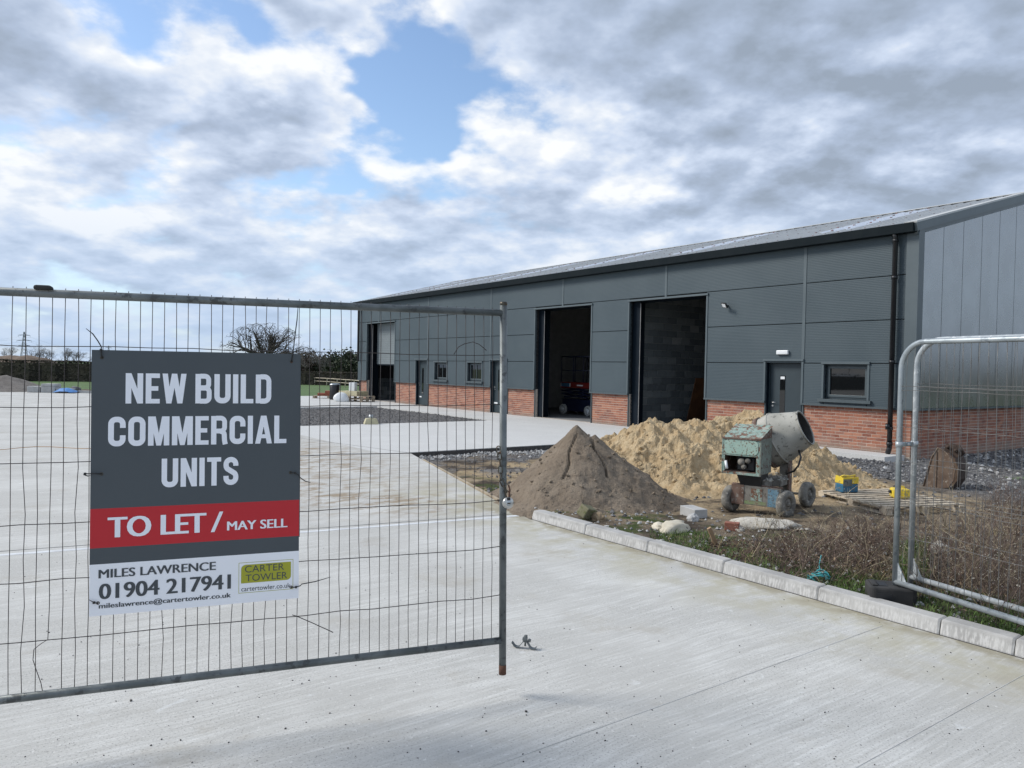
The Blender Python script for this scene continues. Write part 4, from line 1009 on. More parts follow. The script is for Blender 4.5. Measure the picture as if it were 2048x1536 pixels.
MB().prism(rrect(X0 + .02, X1 - .02, .755, .94, .06), -Y0 + .0085, -Y0 + .014, MXZ).build('badge_panel', 'mint_clean', mx, bevel=.002)
MB().box(X1 - .012, X1, Y0 + .0045, Y1, .51, .954).build('side_panel', 'mint_worn', mx)
MB().hexa([(X1 - .012, Y0 + .0045, .9545), (X1, Y0 + .0045, .9545), (X1, Y1, .9545), (X1 - .012, Y1, .9545), (X1 - .012, Y0 + .0045, .955), (X1, Y0 + .0045, .955), (X1, Y1, 1.095), (X1 - .012, Y1, 1.095)]).build('side_panel', 'mixer_rust', mx)
MB().box(X0, X0 + .012, Y0 + .0045, Y1, .51, .954).build('side_panel', 'mixer_rust', mx); MB().box(X0 + .0125, X1 - .0125, Y1 - .012, Y1, .51, 1.09).build('rear_panel', 'mixer_rust', mx)
MB().box(X0 + .0125, X1 - .0125, Y0 + .02, Y1 - .013, .52, .535).build('engine_tray', 'mixer_rust', mx)
for q in ((X0, X0 + .025, .53, .734), (X1 - .045, X1, .53, .734), (X0 + .001, X1 - .001, .50, .53)): MB().box(q[0], q[1], Y0 - .006, Y0 + .004, q[2], q[3]).build('front_frame', 'mint_paint', mx)
en = MB().box(-.25, -.02, -.58, -.30, .54, .72).build('engine', 'pipe_black', mx, bevel=.02)
for x, z, r in ((-.17, .66, .045), (-.09, .68, .032), (-.14, .60, .03)): MB().tube([(x, -.60, z), (x, -.645, z)], r, 14).build('pulley', 'mixer_grey', en, True)
MB().tube([(-.365, -.655, .66), (-.335, -.69, .565)], .018, 10).build('crank_handle', 'white_plastic', mx, True)
MB().hexa([(-.20, -.56, .36), (.06, -.56, .36), (.06, -.30, .36), (-.20, -.30, .36), (-.25, -.58, .505), (.06, -.58, .505), (.06, -.28, .505), (-.25, -.28, .505)]).build('pedestal', 'pipe_black', mx)
MB().box(.0, .09, -.50, -.12, .31, .44).build('beam', 'mixer_grey', mx, bevel=.01); MB().box(.02, .20, -.2, .18, .33, .44).build('beam', 'mixer_grey', mx, bevel=.01)
MB().box(.08, .20, .12, .22, .12, .70).build('drum_post', 'mixer_grey', mx, bevel=.01); MB().box(.20, .225, .08, .20, .12, .80).build('drum_post', 'mixer_rust', mx, bevel=.006)
MB().box(-.30, .31, -.57, -.49, .12, .36).build('chassis_plate', 'mixer_grey', mx, bevel=.004)
MB().box(-.31, -.15, -.578, -.5705, .115, .365).build('side_plate', 'mixer_rust', mx); MB().box(-.06, .08, -.574, -.5705, .18, .33).build('paint_patch', 'mint_paint', mx); MB().box(-.14, .13, -.573, -.5702, .13, .175).build('paint_patch', 'green_paint', mx); MB().box(.15, .28, -.574, -.5705, .125, .345).build('paint_patch', 'blue_paint', mx)
for y in (-.50, .50): MB().tube([(-.34, y, .165), (.34, y, .165)], .018, 8).build('axle', 'mixer_grey', mx, True)
MB().tube([(.12, -.48, .2), (.14, .48, .17)], .022, 8).build('drawbar', 'mixer_grey', mx, True); MB().box(.05, .16, -.45, .5, .10, .16).build('chassis_beam', 'mixer_grey', mx)
RY = Matrix.Rotation(PI / 2, 4, 'Y')
for x, y, a in ((-.335, -.50, -.28), (.345, -.48, -.28), (.345, .50, -.22), (-.335, .5, 0)):
    Mw = Matrix.Translation((x, y, .168)) @ Matrix.Rotation(a, 4, 'Z') @ RY
    wh = MB().lathe([(.085, -.045), (.14, -.052), (.162, -.038), (.170, -.012), (.170, .012), (.162, .038), (.14, .052), (.085, .045)], 28, Mw, True).build('wheel', 'tyre_dust', mx, True)
    MB().lathe([(.0, -.028), (.05, -.032), (.084, -.022), (.086, .022), (.05, .032), (.0, .028)], 20, Mw).build('rim', 'mixer_grey', wh, True)
    MB().lathe([(.0, -.06), (.026, -.056), (.03, -.03), (.03, .03), (.026, .056), (.0, .06)], 12, Mw).build('hub', 'tyre_dust', wh, True)
for x in (X0 + .03, -.16, X1 - .03):
    for z in (.745, .945): MB().tube([(x, Y0 - .008, z), (x, Y0 - .017, z)], .009, 6).build('bolt', 'mixer_rust', mx)
MB().box(X1 - .002, X1 + .014, Y0 - .01, Y0 + .012, .50, .96).build('corner_flange', 'mint_worn', mx); MB().box(X0 - .012, X0 - .0005, Y0 - .01, Y0 + .012, .50, .96).build('corner_flange', 'mint_paint', mx)
MB().hexa([(X0 - .01, Y0 - .022, .945), (X1 + .015, Y0 - .022, .945), (X1 + .015, Y0 - .0085, .945), (X0 - .01, Y0 - .0085, .945), (X0 - .01, Y0 - .022, .966), (X1 + .015, Y0 - .022, .966), (X1 + .015, Y0 - .0085, .9665), (X0 - .01, Y0 - .0085, .9665)]).build('hood_lip', 'mixer_rust', mx)
for y in (-.60, -.42, -.26): MB().tube([(X1, y, .60), (X1 + .012, y, .60)], .010, 6).build('bolt', 'mixer_rust', mx)
MB().tube([(-.31, -.53, .365), (.32, -.53, .365)], .014, 6).build('frame_edge', 'mixer_rust', mx, True)
caked = MB(); rc_ = random.Random(9)
for k in range(60): caked.blob((rc_.uniform(-.1, .3), rc_.uniform(-.5, .2), rc_.choice((.44, .445, .17)) + rc_.uniform(-.005, .01)), rc_.uniform(.01, .03), (1.3, 1, .5), k, .3)
caked.build('caked_cement', 'drum', mx, True, kind='stuff')
MD = Matrix.Translation((.045, .16, .925)) @ Matrix.Rotation(PI / 2 - .44, 4, 'Y')
outer = [(.0, -.33), (.13, -.325), (.22, -.29), (.30, -.22), (.335, -.13), (.342, -.05), (.345, .0)]
MB().lathe(outer, 36, MD).build('drum_bowl', 'drum', mx, True)
MB().lathe([(.338, -.19), (.352, -.19), (.352, -.13), (.338, -.13)], 36, MD, True).build('drum_band', 'mixer_rust', mx, True)
MB().lathe([(.345, .0), (.356, .004), (.356, .018), (.345, .022)], 36, MD).build('seam_ring', 'drum', mx, True)
MB().lathe([(.345, .022), (.30, .15), (.232, .36), (.228, .375), (.218, .37)], 36, MD).build('drum_cone', 'drum', mx, True)
MB().lathe([(.218, .37), (.285, .15), (.33, .01), (.32, -.12), (.2, -.27), (.0, -.31)], 36, MD).build('drum_inside', 'drum_in', mx, True)
MB().lathe([(.224, .366), (.238, .372), (.238, .384), (.224, .388), (.216, .378)], 36, MD, True).build('drum_rim', 'drum', mx, True)
bl_ = MB().box(-.01, .01, .05, .25, -.1, .2, MD @ Matrix.Rotation(.8, 4, 'Z')).build('blade', 'drum_in', mx)
MB().tube([(.36, -.02, .80), (.40, -.06, .72), (.385, -.10, .62), (.33, -.10, .54), (.22, -.04, .49)], .013, 8).build('tilt_handle', 'pipe_black', mx, True)

# ------------------------------------------------------------------ pallet and the things on it
mat('pallet_wood', (.50, .43, .33), (.38, .32, .245), 5, .85, c3=(.22, .185, .14), bmp=.3, island=.16)
mat('blue_plastic', (.015, .10, .19), (.02, .125, .22), 9, .55, c3=(.10, .11, .11)); mat('yellow_plastic', (.62, .45, .03), (.70, .52, .04), 9, .5, c3=(.36, .30, .12)); mat('tub_inside', (.25, .22, .19), (.18, .16, .14), 8, .9)
pp = G(1722, 1008, -.05); pz = soil_w(pp.x, pp.y)
def pallet(loc, rz, lab, grp=None, w_=1.1, d_=1.0, n=8, m='pallet_wood'):
    t = empty('timber_pallet', loc, rz, label=lab, cat='pallet', group=grp)
    for i in range(n):
        y = -d_ / 2 + (i + .5) * d_ / n; MB().box(-w_ / 2, w_ / 2, y - .036, y + .036, .118, .140).build('deck_board', m, t)
    for x in (-w_ / 2 + .05, 0, w_ / 2 - .05):
        MB().box(x - .05, x + .05, -d_ / 2, d_ / 2, .098, .1178).build('stringer', m, t)
        for y in (-d_ / 2 + .07, 0, d_ / 2 - .07): MB().box(x - .048, x + .048, y - .06, y + .06, .0205, .0978).build('block', m, t)
        MB().box(x - .05, x + .05, -d_ / 2, d_ / 2, 0, .02).build('bottom_board', m, t)
    return t
pal = pallet((5.24, 10.36, pz - .01), .26, 'weathered timber pallet on the soil beside the mixer', None, 1.25, 1.35, 9); pal.scale.z = .8
tb = empty('plastic_tub', (*at(1693, 985, 10.72).xy, pz + .103), .25, label='blue and yellow cut plastic tub on the timber pallet', cat='tub'); tb.scale = (.8, .8, .78)
MB().prism([(-.16, -.11), (.16, -.11), (.16, .11), (-.16, .11)], 0, .16).build('lower_body', 'blue_plastic', tb, bevel=.02)
mb = MB(); q8 = [(-.16, -.11), (.16, -.11), (.16, .11), (-.16, .11)]
for i in range(4):
    a, c = q8[i], q8[(i + 1) % 4]; za, zc_ = (.27, .285, .25, .30)[i], (.27, .285, .25, .30)[(i + 1) % 4]
    iv = lambda q: (q[0] * .94, q[1] * .92)
    mb.hexa([(*a, .161), (*c, .161), (*iv(c), .161), (*iv(a), .161), (*a, za), (*c, zc_), (*iv(c), zc_), (*iv(a), za)])
mb.build('upper_rim', 'yellow_plastic', tb, bevel=.006)
MB().box(-.145, .145, -.098, .098, .1605, .20).build('contents', 'tub_inside', tb); MB().box(-.162, .02, -.116, -.1105, .12, .245).build('worn_patch', 'galv_dark', tb)
MB().tube([(-.15, 0, .27), (-.12, -.06, .31), (0, -.09, .30), (.12, -.06, .315), (.15, 0, .28)], .014, 8).build('handle', 'yellow_plastic', tb, True)
jc = empty('jerry_can', (*at(1799, 1000, 10.28).xy, pz + .103), -.15, label='yellow plastic jerry can lying on the right end of the pallet', cat='jerry can'); jc.scale = (.78, .78, .78)
MB().prism(rrect(-.14, .14, 0, .17, .04), -.11, .11, MXZ).build('body', 'yellow_plastic', jc, bevel=.02)
MB().box(.02, .05, -.118, -.108, .02, .15).build('rib', 'yellow_plastic', jc, bevel=.004); MB().tube([(-.14, 0, .10), (-.18, 0, .11)], .028, 12).build('cap', 'pipe_black', jc, True)
MB().tube([(-.08, .0, .168), (-.05, 0, .20), (.06, 0, .20), (.09, 0, .168)], .012, 8).build('handle', 'yellow_plastic', jc, True)

# ------------------------------------------------------------------ digger bucket
mat('bucket_rust', (.15, .105, .075), (.10, .066, .046), 6, .8, .1, c3=(.21, .165, .125), bmp=.3)
mat('bucket_dark', (.045, .03, .022), (.065, .042, .03), 8, .85, .1); bp = G(1898, 978, -.12); bk = empty('digger_bucket', (bp.x, bp.y, soil_w(bp.x, bp.y) - .01), -.85, label='rusty brown digger bucket standing on the gravel near the gable', cat='digger bucket')
out = [(-.32, .0), (-.20, .52), (-.11, .68), (-.02, .64), (.10, .52), (.16, .34), (.14, .16), (.06, .03), (-.10, -.01)]
for y in (-.22, .22): MB().prism(out, y - .012, y + .012, MXZ).build('side_plate', 'bucket_rust', bk, bevel=.004)
mb = MB(); shell = [(-.02, .645), (.06, .60), (.15, .52), (.21, .36), (.20, .18), (.10, .02), (-.08, -.02), (-.26, -.01)]
for i in range(len(shell) - 1):
    (x0, z0), (x1, z1) = shell[i], shell[i + 1]; mb.hexa([(x0, -.205, z0), (x1, -.205, z1), (x1, .205, z1), (x0, .205, z0), (x0 - .012, -.205, z0 - .014), (x1 - .012, -.205, z1 + .002), (x1 - .012, .205, z1 + .002), (x0 - .012, .205, z0 - .014)])
mb.build('back_shell', 'bucket_dark', bk)
rim_ = [(q[0], -.236, q[1]) for q in out[:8]]; MB().tube(rim_, .011, 6, True).build('plate_rim', 'bucket_rust', bk, True)
MB().box(-.125, -.113, -.240, -.2325, .02, .62).build('fold_line', 'bucket_dark', bk)
for y in (-.09, .09): MB().prism([(-.06, .64), (.05, .60), (.14, .53), (.20, .60), (.12, .72), (-.02, .75)], y - .015, y + .015, MXZ).build('lug', 'bucket_dark', bk)
for q in ((.12, .65), (0, .70)): MB().tube([(q[0], -.14, q[1]), (q[0], .14, q[1])], .028, 10).build('pin', 'bucket_dark', bk, True)
for i in range(4): y = -.18 + i * .12; MB().hexa([(-.36, y - .02, -.005), (-.25, y - .03, -.012), (-.25, y + .03, -.012), (-.36, y + .02, -.005), (-.36, y - .02, .008), (-.25, y - .03, .02), (-.25, y + .03, .02), (-.36, y + .02, .008)]).build('tooth', 'bucket_rust', bk)

# ------------------------------------------------------------------ loose blocks, stones, rope
mat('stone_pale', (.56, .52, .42), (.46, .42, .33), 9, .95, bmp=.6, bscale=40); mat('cement_white', (.55, .52, .46), (.42, .39, .33), 7, .95, c3=(.30, .27, .22), bmp=.8, bscale=30, dist=.02)
mat('stone_brown', (.28, .21, .13), (.19, .14, .09), 9, .95, bmp=.6); mat('mossy', (.15, .14, .08), (.20, .185, .12), 8, .95, c3=(.10, .11, .04), bmp=.5)
mat('block_grey', (.42, .42, .41), (.36, .36, .35), 8, .9, bmp=.4); mat('brick_loose', (.26, .10, .065), (.20, .075, .05), 12, .9, bmp=.4); mat('stake', (.33, .22, .13), (.24, .16, .09), 6, .85)
mat('rope_teal', (.05, .33, .36), (.07, .40, .42), 20, .7)
def on_soil(px, py, z=0.03): 
    g0 = G(px, py, z); g1 = G(px, py, soil_w(g0.x, g0.y)); return Vector((g1.x, g1.y, soil_w(g1.x, g1.y)))
def rock(px, py, r, sc3, m, lab, seed, cat='stone', sub=1, name='loose_stone', grp=None):
    c = on_soil(px, py); mb = MB(); bm = bmesh.new(); bmesh.ops.create_icosphere(bm, subdivisions=3, radius=r)
    for v in bm.verts:
        d = v.co.normalized(); k = 1 + .34 * mn.noise(d * 1.7 + Vector((seed * 3.1, 0, 0))) + .16 * mn.noise(d * 4.5 + Vector((seed, 2, 0))) + .07 * mn.noise(d * 11)
        v.co = Vector((v.co.x * sc3[0], v.co.y * sc3[1], v.co.z * sc3[2])) * k
    me = bpy.data.meshes.new(name); bm.to_mesh(me); bm.free(); me.materials.append(MATS[m]); me.polygons.foreach_set('use_smooth', [sub > 1] * len(me.polygons))
    return obj(name, me, None, 0, lab, cat, grp, loc=(c.x, c.y, c.z + r * sc3[2] * .35), rz=seed)
c = on_soil(1168, 1036); b0 = MB().box(-.10, .10, -.06, .06, 0, .13).build('mossy_block', 'mossy', None, bevel=.012, label='mossy broken concrete block behind the kerb at the grey heap', cat='block', loc=(c.x, c.y, c.z + .02)); b0.rotation_euler = (.45, .25, .9)
rock(1195, 1040, .085, (1.25, .9, .8), 'stone_brown', 'brown broken stone beside the mossy block behind the kerb', 2)
rock(1348, 1060, .16, (1.5, .8, .45), 'stone_pale', 'pale yellow mortar lump in the grass left of the loose brick', 4, 'mortar lump', 2, 'mortar_lump')
rock(1318, 1057, .09, (1.2, .8, .5), 'stone_pale', 'small pale yellow mortar lump left of the larger one by the kerb', 14, 'mortar lump', 2, 'mortar_lump')
rock(1385, 1042, .07, (1, .9, .9), 'block_grey', 'grey rough stone against the grey block at the heap foot', 5)
rock(1520, 1055, .23, (1.5, .8, .32), 'cement_white', 'set pile of pale dried cement in front of the mixer', 6, 'cement lump', 2, 'cement_lump')
rock(1571, 1052, .17, (1.3, .8, .32), 'cement_white', 'smaller dried cement lump right in front of the mixer wheel', 8, 'cement lump', 2, 'cement_lump')
rock(1478, 1064, .05, (1, 1, .9), 'cement_white', 'small pale stone right beside the loose red brick', 9)
rock(1880, 1105, .075, (1.1, .9, .95), 'cement_white', 'white stone among the weeds behind the mesh panel', 12)
c = on_soil(1395, 1035); MB().box(-.09, .09, -.16, .16, 0, .12).build('concrete_block', 'block_grey', None, bevel=.006, label='grey concrete block at the right foot of the grey heap', cat='block', loc=(c.x - .02, c.y + .12, c.z - .015), rz=.35)
c = on_soil(1464, 1063); MB().box(-.075, .075, -.05, .05, 0, .085).build('loose_brick', 'brick_loose', None, bevel=.005, label='loose red brick on the soil in front of the mixer', cat='brick', loc=c, rz=-.4)
c = on_soil(1432, 1088); o = MB().box(-.02, .02, -.012, .012, -.05, .20).build('timber_stake', 'stake', None, label='short leaning timber stake in the grass behind the kerb', cat='stake', loc=c); o.rotation_euler = (.15, -.5, .2)
c = on_soil(1637, 1162); rp = MB(); rr_ = random.Random(3)
for k in range(4):
    ph = rr_.uniform(0, 6); R_r = .075 + rr_.uniform(-.012, .012); pts = []
    for i in range(25):
        a = ph + i / 24 * 2 * PI * (1 if k else 1.2); pts.append((R_r * math.cos(a) + rr_.uniform(-.004, .004) + .012 * (k - 1), R_r * .75 * math.sin(a) + rr_.uniform(-.004, .004), .018 + .012 * k + .025 * math.sin(a * 2 + ph)))
    rp.tube(pts, .0055, 6)
rp.tube([(.03, .05, .05), (.06, .14, .10), (.10, .20, .16)], .004, 6)
rp.build('rope_coil', 'rope_teal', None, True, label='small coil of turquoise rope behind the kerb', cat='rope', loc=(c.x, c.y, c.z))

# ------------------------------------------------------------------ gravel, stones, weeds, grass
mat('chips_dark', (.085, .085, .09), (.13, .13, .13), 9, .9, island=.5); mat('chips_light', (.36, .36, .35), (.26, .255, .25), 9, .9, island=.45); mat('chips_bed', (.10, .098, .098), (.15, .148, .145), 9, .9, island=.5)
rg = random.Random(21)
def stones(name, m, n, fn, r0, r1, lab, flat=.6):
    mb = MB()
    for k in range(n):
        s, y = fn(); z = soil_h(s, y); r = r0 + (r1 - r0) * rg.random() ** 2.2; p = L(s, y, z + r * .25)
        if k % 4: # small cheap chip
            i = len(mb.v); a = rg.uniform(0, 6); q = [Vector((math.cos(a + t) * r * rg.uniform(.7, 1.2), math.sin(a + t) * r * rg.uniform(.7, 1.2), rg.uniform(-.2, .2) * r)) for t in (0, 1.6, 3.1, 4.7)]
            mb.v += [tuple(p + v) for v in q] + [tuple(p + Vector((rg.uniform(-.4, .4) * r, rg.uniform(-.4, .4) * r, r * rg.uniform(.5, 1))))]
            for j in range(4): mb.f.append((i + j, i + (j + 1) % 4, i + 4))
        else: mb.blob(p, r, (1, .8, flat), k, .3)
    return mb.build(name, m, None, kind='stuff', label=lab, cat='gravel')
U = rg.uniform
def area(s0, s1, y0, y1): return lambda: (U(s0, s1), U(y0, y1))
def tri(s0, s1, y0, y1): return lambda: (rg.triangular(s0, s1, s1), rg.triangular(y0, y1, y1))
stones('dark_gravel', 'chips_dark', 5200, area(-3.2, 5.2, -3.6, -.98), .012, .05, 'dark crushed stone in front of the slab')
stones('pale_gravel', 'chips_light', 900, area(-3.2, 5.2, -3.8, -.98), .012, .04, 'pale stone chips in front of the slab')
stones('dark_gravel', 'chips_dark', 2600, area(-7.5, -.15, -3, 8), .015, .06, 'dark crushed stone beside the gable')
stones('pale_gravel', 'chips_light', 2600, lambda: (U(-7.5, -.15), rg.triangular(-3.5, 8, 4)), .015, .07, 'pale rubble stone beside the gable')
stones('pale_gravel', 'chips_light', 1500, lambda: (5.32 - abs(rg.gauss(0, .35)), U(-9.6, -2)), .012, .05, 'pale stone strip along the apron edge')
stones('dark_gravel', 'chips_dark', 1600, lambda: (U(-.2, 5.0), U(-10.2, -5)) , .006, .03, 'dark grit on the soil by the timber edging')
def near_kerb():
    s = U(-9, .5); return s, KY + .16 + abs(rg.gauss(0, .9))
stones('rubble', 'chips_light', 1100, near_kerb, .008, .032, 'small pale stones scattered in the soil behind the kerb')
stones('rubble', 'chips_dark', 1500, lambda: (U(-9, 2), U(KY + .2, -4)), .008, .04, 'small dark stones scattered over the soil')
mb = MB()
for k in range(4200):
    s, y = U(12.75, 21.8), U(-10.2, -2.45); p = L(s, y, -.045); r = U(.015, .05); i = len(mb.v); a = U(0, 6)
    mb.v += [tuple(p + Vector((math.cos(a + t) * r, math.sin(a + t) * r, 0))) for t in (0, 1.6, 3.1, 4.7)] + [tuple(p + Vector((0, 0, r * U(.4, .9))))]
    for j in range(4): mb.f.append((i + j, i + (j + 1) % 4, i + 4))
mb.build('bed_gravel', 'chips_bed', None, kind='stuff', label='dark gravel filling the bed beside the apron', cat='gravel')
mat('grit', (.05, .05, .05), (.09, .085, .08), 9, .9, island=.4)
mb = MB()
for k in range(420):
    px, py = U(20, 2040), 900 + 636 * rg.random() ** .8; p = G(px, py); s, y = loc_sy(p.x, p.y)
    if y > KY - .05 and s < 0 or y > -10: continue
    r = U(.002, .0055) * (1.7 if rg.random() < .06 else 1); mb.blob((p.x, p.y, r * .4), r, (1, .8, .7), k, .3)
mb.build('yard_grit', 'grit', None, kind='stuff', label='dark grit scattered over the concrete yard', cat='grit')
# twigs: dead weeds and brambles
mat('twig_brown', (.105, .072, .056), (.165, .118, .092), 9, .9, island=.45); mat('twig_straw', (.38, .315, .205), (.30, .24, .15), 9, .9, island=.3); mat('seed_head', (.50, .46, .38), (.40, .36, .29), 9, .9)
mat('grass_blade', (.062, .115, .025), (.095, .14, .035), 5, .8, island=.4); mat('grass_dry', (.30, .25, .13), (.22, .18, .09), 5, .85, island=.3); mat('weed_leaf', (.05, .085, .022), (.085, .11, .03), 6, .75, island=.45)
def twig(mb, p, d, ln, r, n, bend, seeds, depth=1):
    pts = [Vector(p)]; dd = Vector(d).normalized()
    for i in range(n):
        dd = (dd + Vector((U(-bend, bend), U(-bend, bend), U(-bend, bend * .6) - .04))).normalized(); pts.append(pts[-1] + dd * ln / n)
    mb.tube(pts, [r * (1 - .7 * i / n) for i in range(n + 1)], 3, False)
    if depth:
        for q in range(rg.randint(1, 3)):
            k = rg.randint(1, n - 1); sd = (dd + Vector((U(-1, 1), U(-1, 1), U(-.2, .7)))).normalized(); twig(mb, pts[k], sd, ln * U(.25, .5), r * .6, 3, bend, seeds, depth - 1)
    if rg.random() < .2: seeds.append(pts[-1])
def thicket(name, m, lab, spots, hmin, hmax, rad, lean=.5, bend=.28, cat='weeds'):
    mb = MB(); seeds = []
    for (x, y) in spots:
        z = soil_w(x, y) - .01; twig(mb, (x, y, z), (U(-lean, lean), U(-lean, lean), 1), U(hmin, hmax), rad * U(.7, 1.3), 5, bend, seeds)
    o = mb.build(name, m, None, kind='stuff', label=lab, cat=cat)
    sb = MB()
    for p in seeds:
        for q in range(2): sb.blob(p + Vector((U(-.012, .012), U(-.012, .012), U(-.008, .01))), U(.002, .0045), (1, 1, 1), rg.random(), .2)
    sb.build(name + '_seeds', 'seed_head', o)
def px_spots(n, boxes):
    out = []
    for _ in range(n):
        x0, x1, y0, y1 = rg.choices([q[:4] for q in boxes], [q[4] for q in boxes])[0]; g0 = G(U(x0, x1), U(y0, y1), .08)
        s, y = loc_sy(g0.x, g0.y)
        if y < KY + .2: continue
        out.append((g0.x, g0.y))
    return out
thicket('bramble_thicket', 'twig_brown', 'tangle of dead brown brambles between the kerb and the pallet', px_spots(620, [(1560, 1800, 1090, 1165, 3), (1640, 1800, 1070, 1130, 2), (1480, 1600, 1085, 1135, 1)]), .18, .42, .0030, .8)
thicket('weed_thicket', 'twig_brown', 'dead brown weeds growing behind the round-topped panels', px_spots(760, [(1830, 2048, 1105, 1200, 4), (1940, 2048, 1010, 1100, 1.2), (1980, 2048, 960, 1020, 1.2), (1960, 2100, 1150, 1260, 2)]), .22, .55, .0026, .45)
thicket('straw_stems', 'twig_straw', 'pale dry stems standing among the brown weeds', px_spots(260, [(1500, 1800, 1060, 1170, 2), (1820, 2048, 1040, 1210, 3)]), .20, .5, .0028, .5)
for px, py, hh, lab in ((1945, 1150, .78, 'tall pale forked dead stem left of centre behind the mesh panel'), (2000, 1160, .7, 'tall pale forked dead stem furthest right behind the mesh panel'), (1690, 1050, .55, 'thin forked dead stem standing left of the pallet'), (1895, 1075, .5, 'short forked dead stem beside the white stone')):
    g0 = on_soil(px, py); mb = MB(); sd = []
    for q in range(3): twig(mb, (g0.x + U(-.02, .02), g0.y, g0.z - .01), (U(-.3, .3), U(-.2, .2), 1), hh * U(.75, 1), .0042, 6, .2, sd, 2)
    st_ = mb.build('dead_stem', 'twig_straw', None, label=lab, cat='plant', group='tall dead stems')
    sb = MB()
    for p in sd: sb.blob(p, U(.003, .006), (1, 1, 1), rg.random(), .2)
    if sd: sb.build('seed_head', 'seed_head', st_)
def blades(name, m, lab, n, boxes, h0, h1, wd=.004, lean=.5, cat='grass'):
    mb = MB()
    for _ in range(n):
        x0, x1, y0, y1 = rg.choices([q[:4] for q in boxes], [q[4] for q in boxes])[0]; g0 = G(U(x0, x1), U(y0, y1), .06)
        s, y = loc_sy(g0.x, g0.y)
        if y < KY + .14: continue
        z = soil_w(g0.x, g0.y) - .005; h_ = U(h0, h1); a = U(0, 6.28); b0, b1 = U(-lean, lean) * h_, U(-lean, lean) * h_; dx, dy = math.cos(a) * wd, math.sin(a) * wd; i = len(mb.v)
        mb.v += [(g0.x - dx, g0.y - dy, z), (g0.x + dx, g0.y + dy, z), (g0.x + b0 * .4 + dx * .7, g0.y + b1 * .4 + dy * .7, z + h_ * .6), (g0.x + b0 * .4 - dx * .7, g0.y + b1 * .4 - dy * .7, z + h_ * .6), (g0.x + b0, g0.y + b1, z + h_)]
        mb.f += [(i, i + 1, i + 2, i + 3), (i + 3, i + 2, i + 4)]
    mb.build(name, m, None, kind='stuff', label=lab, cat=cat)
blades('grass_verge', 'grass_blade', 'short green grass growing along the back of the kerb', 7000, [(1300, 1420, 1065, 1105, 2), (1400, 1700, 1110, 1200, 4), (1650, 1760, 1150, 1200, 2), (1830, 2048, 1190, 1290, 4), (1940, 2100, 1230, 1300, 2)], .02, .07, .0035, .7)
blades('grass_tuft', 'grass_blade', 'green grass tuft at the foot of the round-topped panels', 900, [(1800, 1850, 1120, 1175, 1)], .10, .24, .005, .55)
blades('dry_grass', 'grass_dry', 'dry straw coloured grass in the soil behind the kerb', 1500, [(1300, 1560, 1070, 1150, 2), (1700, 1800, 1110, 1170, 2), (1830, 2048, 1060, 1220, 3)], .02, .09, .003, .9)
mb = MB()
for _ in range(5200):
    x0, x1, y0, y1 = rg.choices([(1330, 1620, 1080, 1170), (1600, 1800, 1120, 1200), (1850, 2060, 1180, 1300), (1850, 2060, 1080, 1200), (1450, 1650, 1070, 1110)], [4, 3, 3, 2, 2])[0]; g0 = G(U(x0, x1), U(y0, y1), .06); s, y = loc_sy(g0.x, g0.y)
    if y < KY + .15 or mn.noise(Vector((g0.x * 3.3, g0.y * 3.3, 0))) < -.12: continue
    z = soil_w(g0.x, g0.y) + U(0, .03); r = U(.005, .014); a = U(0, 6.28); t1 = Vector((math.cos(a), math.sin(a), U(-.1, .8))).normalized(); t2 = t1.cross(Vector((U(-.4, .4), U(-.4, .4), 1))).normalized(); c = Vector((g0.x, g0.y, z)); i = len(mb.v)
    mb.v += [tuple(c), tuple(c + t1 * r + t2 * r * .55), tuple(c + t1 * r * 2.1), tuple(c + t1 * r - t2 * r * .55)]; mb.f.append((i, i + 1, i + 2, i + 3))
mb.build('ground_weeds', 'weed_leaf', None, kind='stuff', label='low green weeds and moss behind the kerb', cat='weeds')
mb = MB()
for _ in range(2600):
    x0, x1, y0, y1 = rg.choice([(1830, 2048, 1000, 1190), (1560, 1800, 1060, 1170), (1400, 1600, 1075, 1120)]); g0 = G(U(x0, x1), U(y0, y1), .08); s, y = loc_sy(g0.x, g0.y)
    if y < KY + .15: continue
    mb.blob((g0.x, g0.y, soil_w(g0.x, g0.y) + .002), U(.006, .03) * U(.4, 1), (1, .8, .7), rg.random(), .4)
mat('clod', (.085, .054, .036), (.055, .035, .024), 8, .95, island=.35); mb.build('earth_clods', 'clod', None, kind='stuff', label='crumbled brown earth among the weeds', cat='soil')

mat('dead_leaf', (.20, .14, .085), (.13, .085, .055), 7, .9, island=.5)
mb = MB()
for _ in range(2600):
    x0, x1, y0, y1 = rg.choices([(1560, 1800, 1080, 1170), (1830, 2060, 1090, 1230), (1450, 1600, 1080, 1130)], [3, 4, 1])[0]; g0 = G(U(x0, x1), U(y0, y1), .08); s, y = loc_sy(g0.x, g0.y)
    if y < KY + .15 or mn.noise(Vector((g0.x * 2.3, g0.y * 2.3, 5))) < -.05: continue
    c = Vector((g0.x, g0.y, soil_w(g0.x, g0.y) + U(0, .22))); t1 = Vector((U(-1, 1), U(-1, 1), U(-1, .6))).normalized(); t2 = t1.cross(Vector((U(-1, 1), U(-1, 1), 1))).normalized(); r = U(.006, .017); i = len(mb.v)
    mb.v += [tuple(c), tuple(c + t1 * r + t2 * r * .4), tuple(c + t1 * r * 2.2), tuple(c + t1 * r - t2 * r * .4)]; mb.f.append((i, i + 1, i + 2, i + 3))
mb.build('dead_leaves', 'dead_leaf', None, kind='stuff', label='withered brown leaves hanging in the dead weeds', cat='leaves')
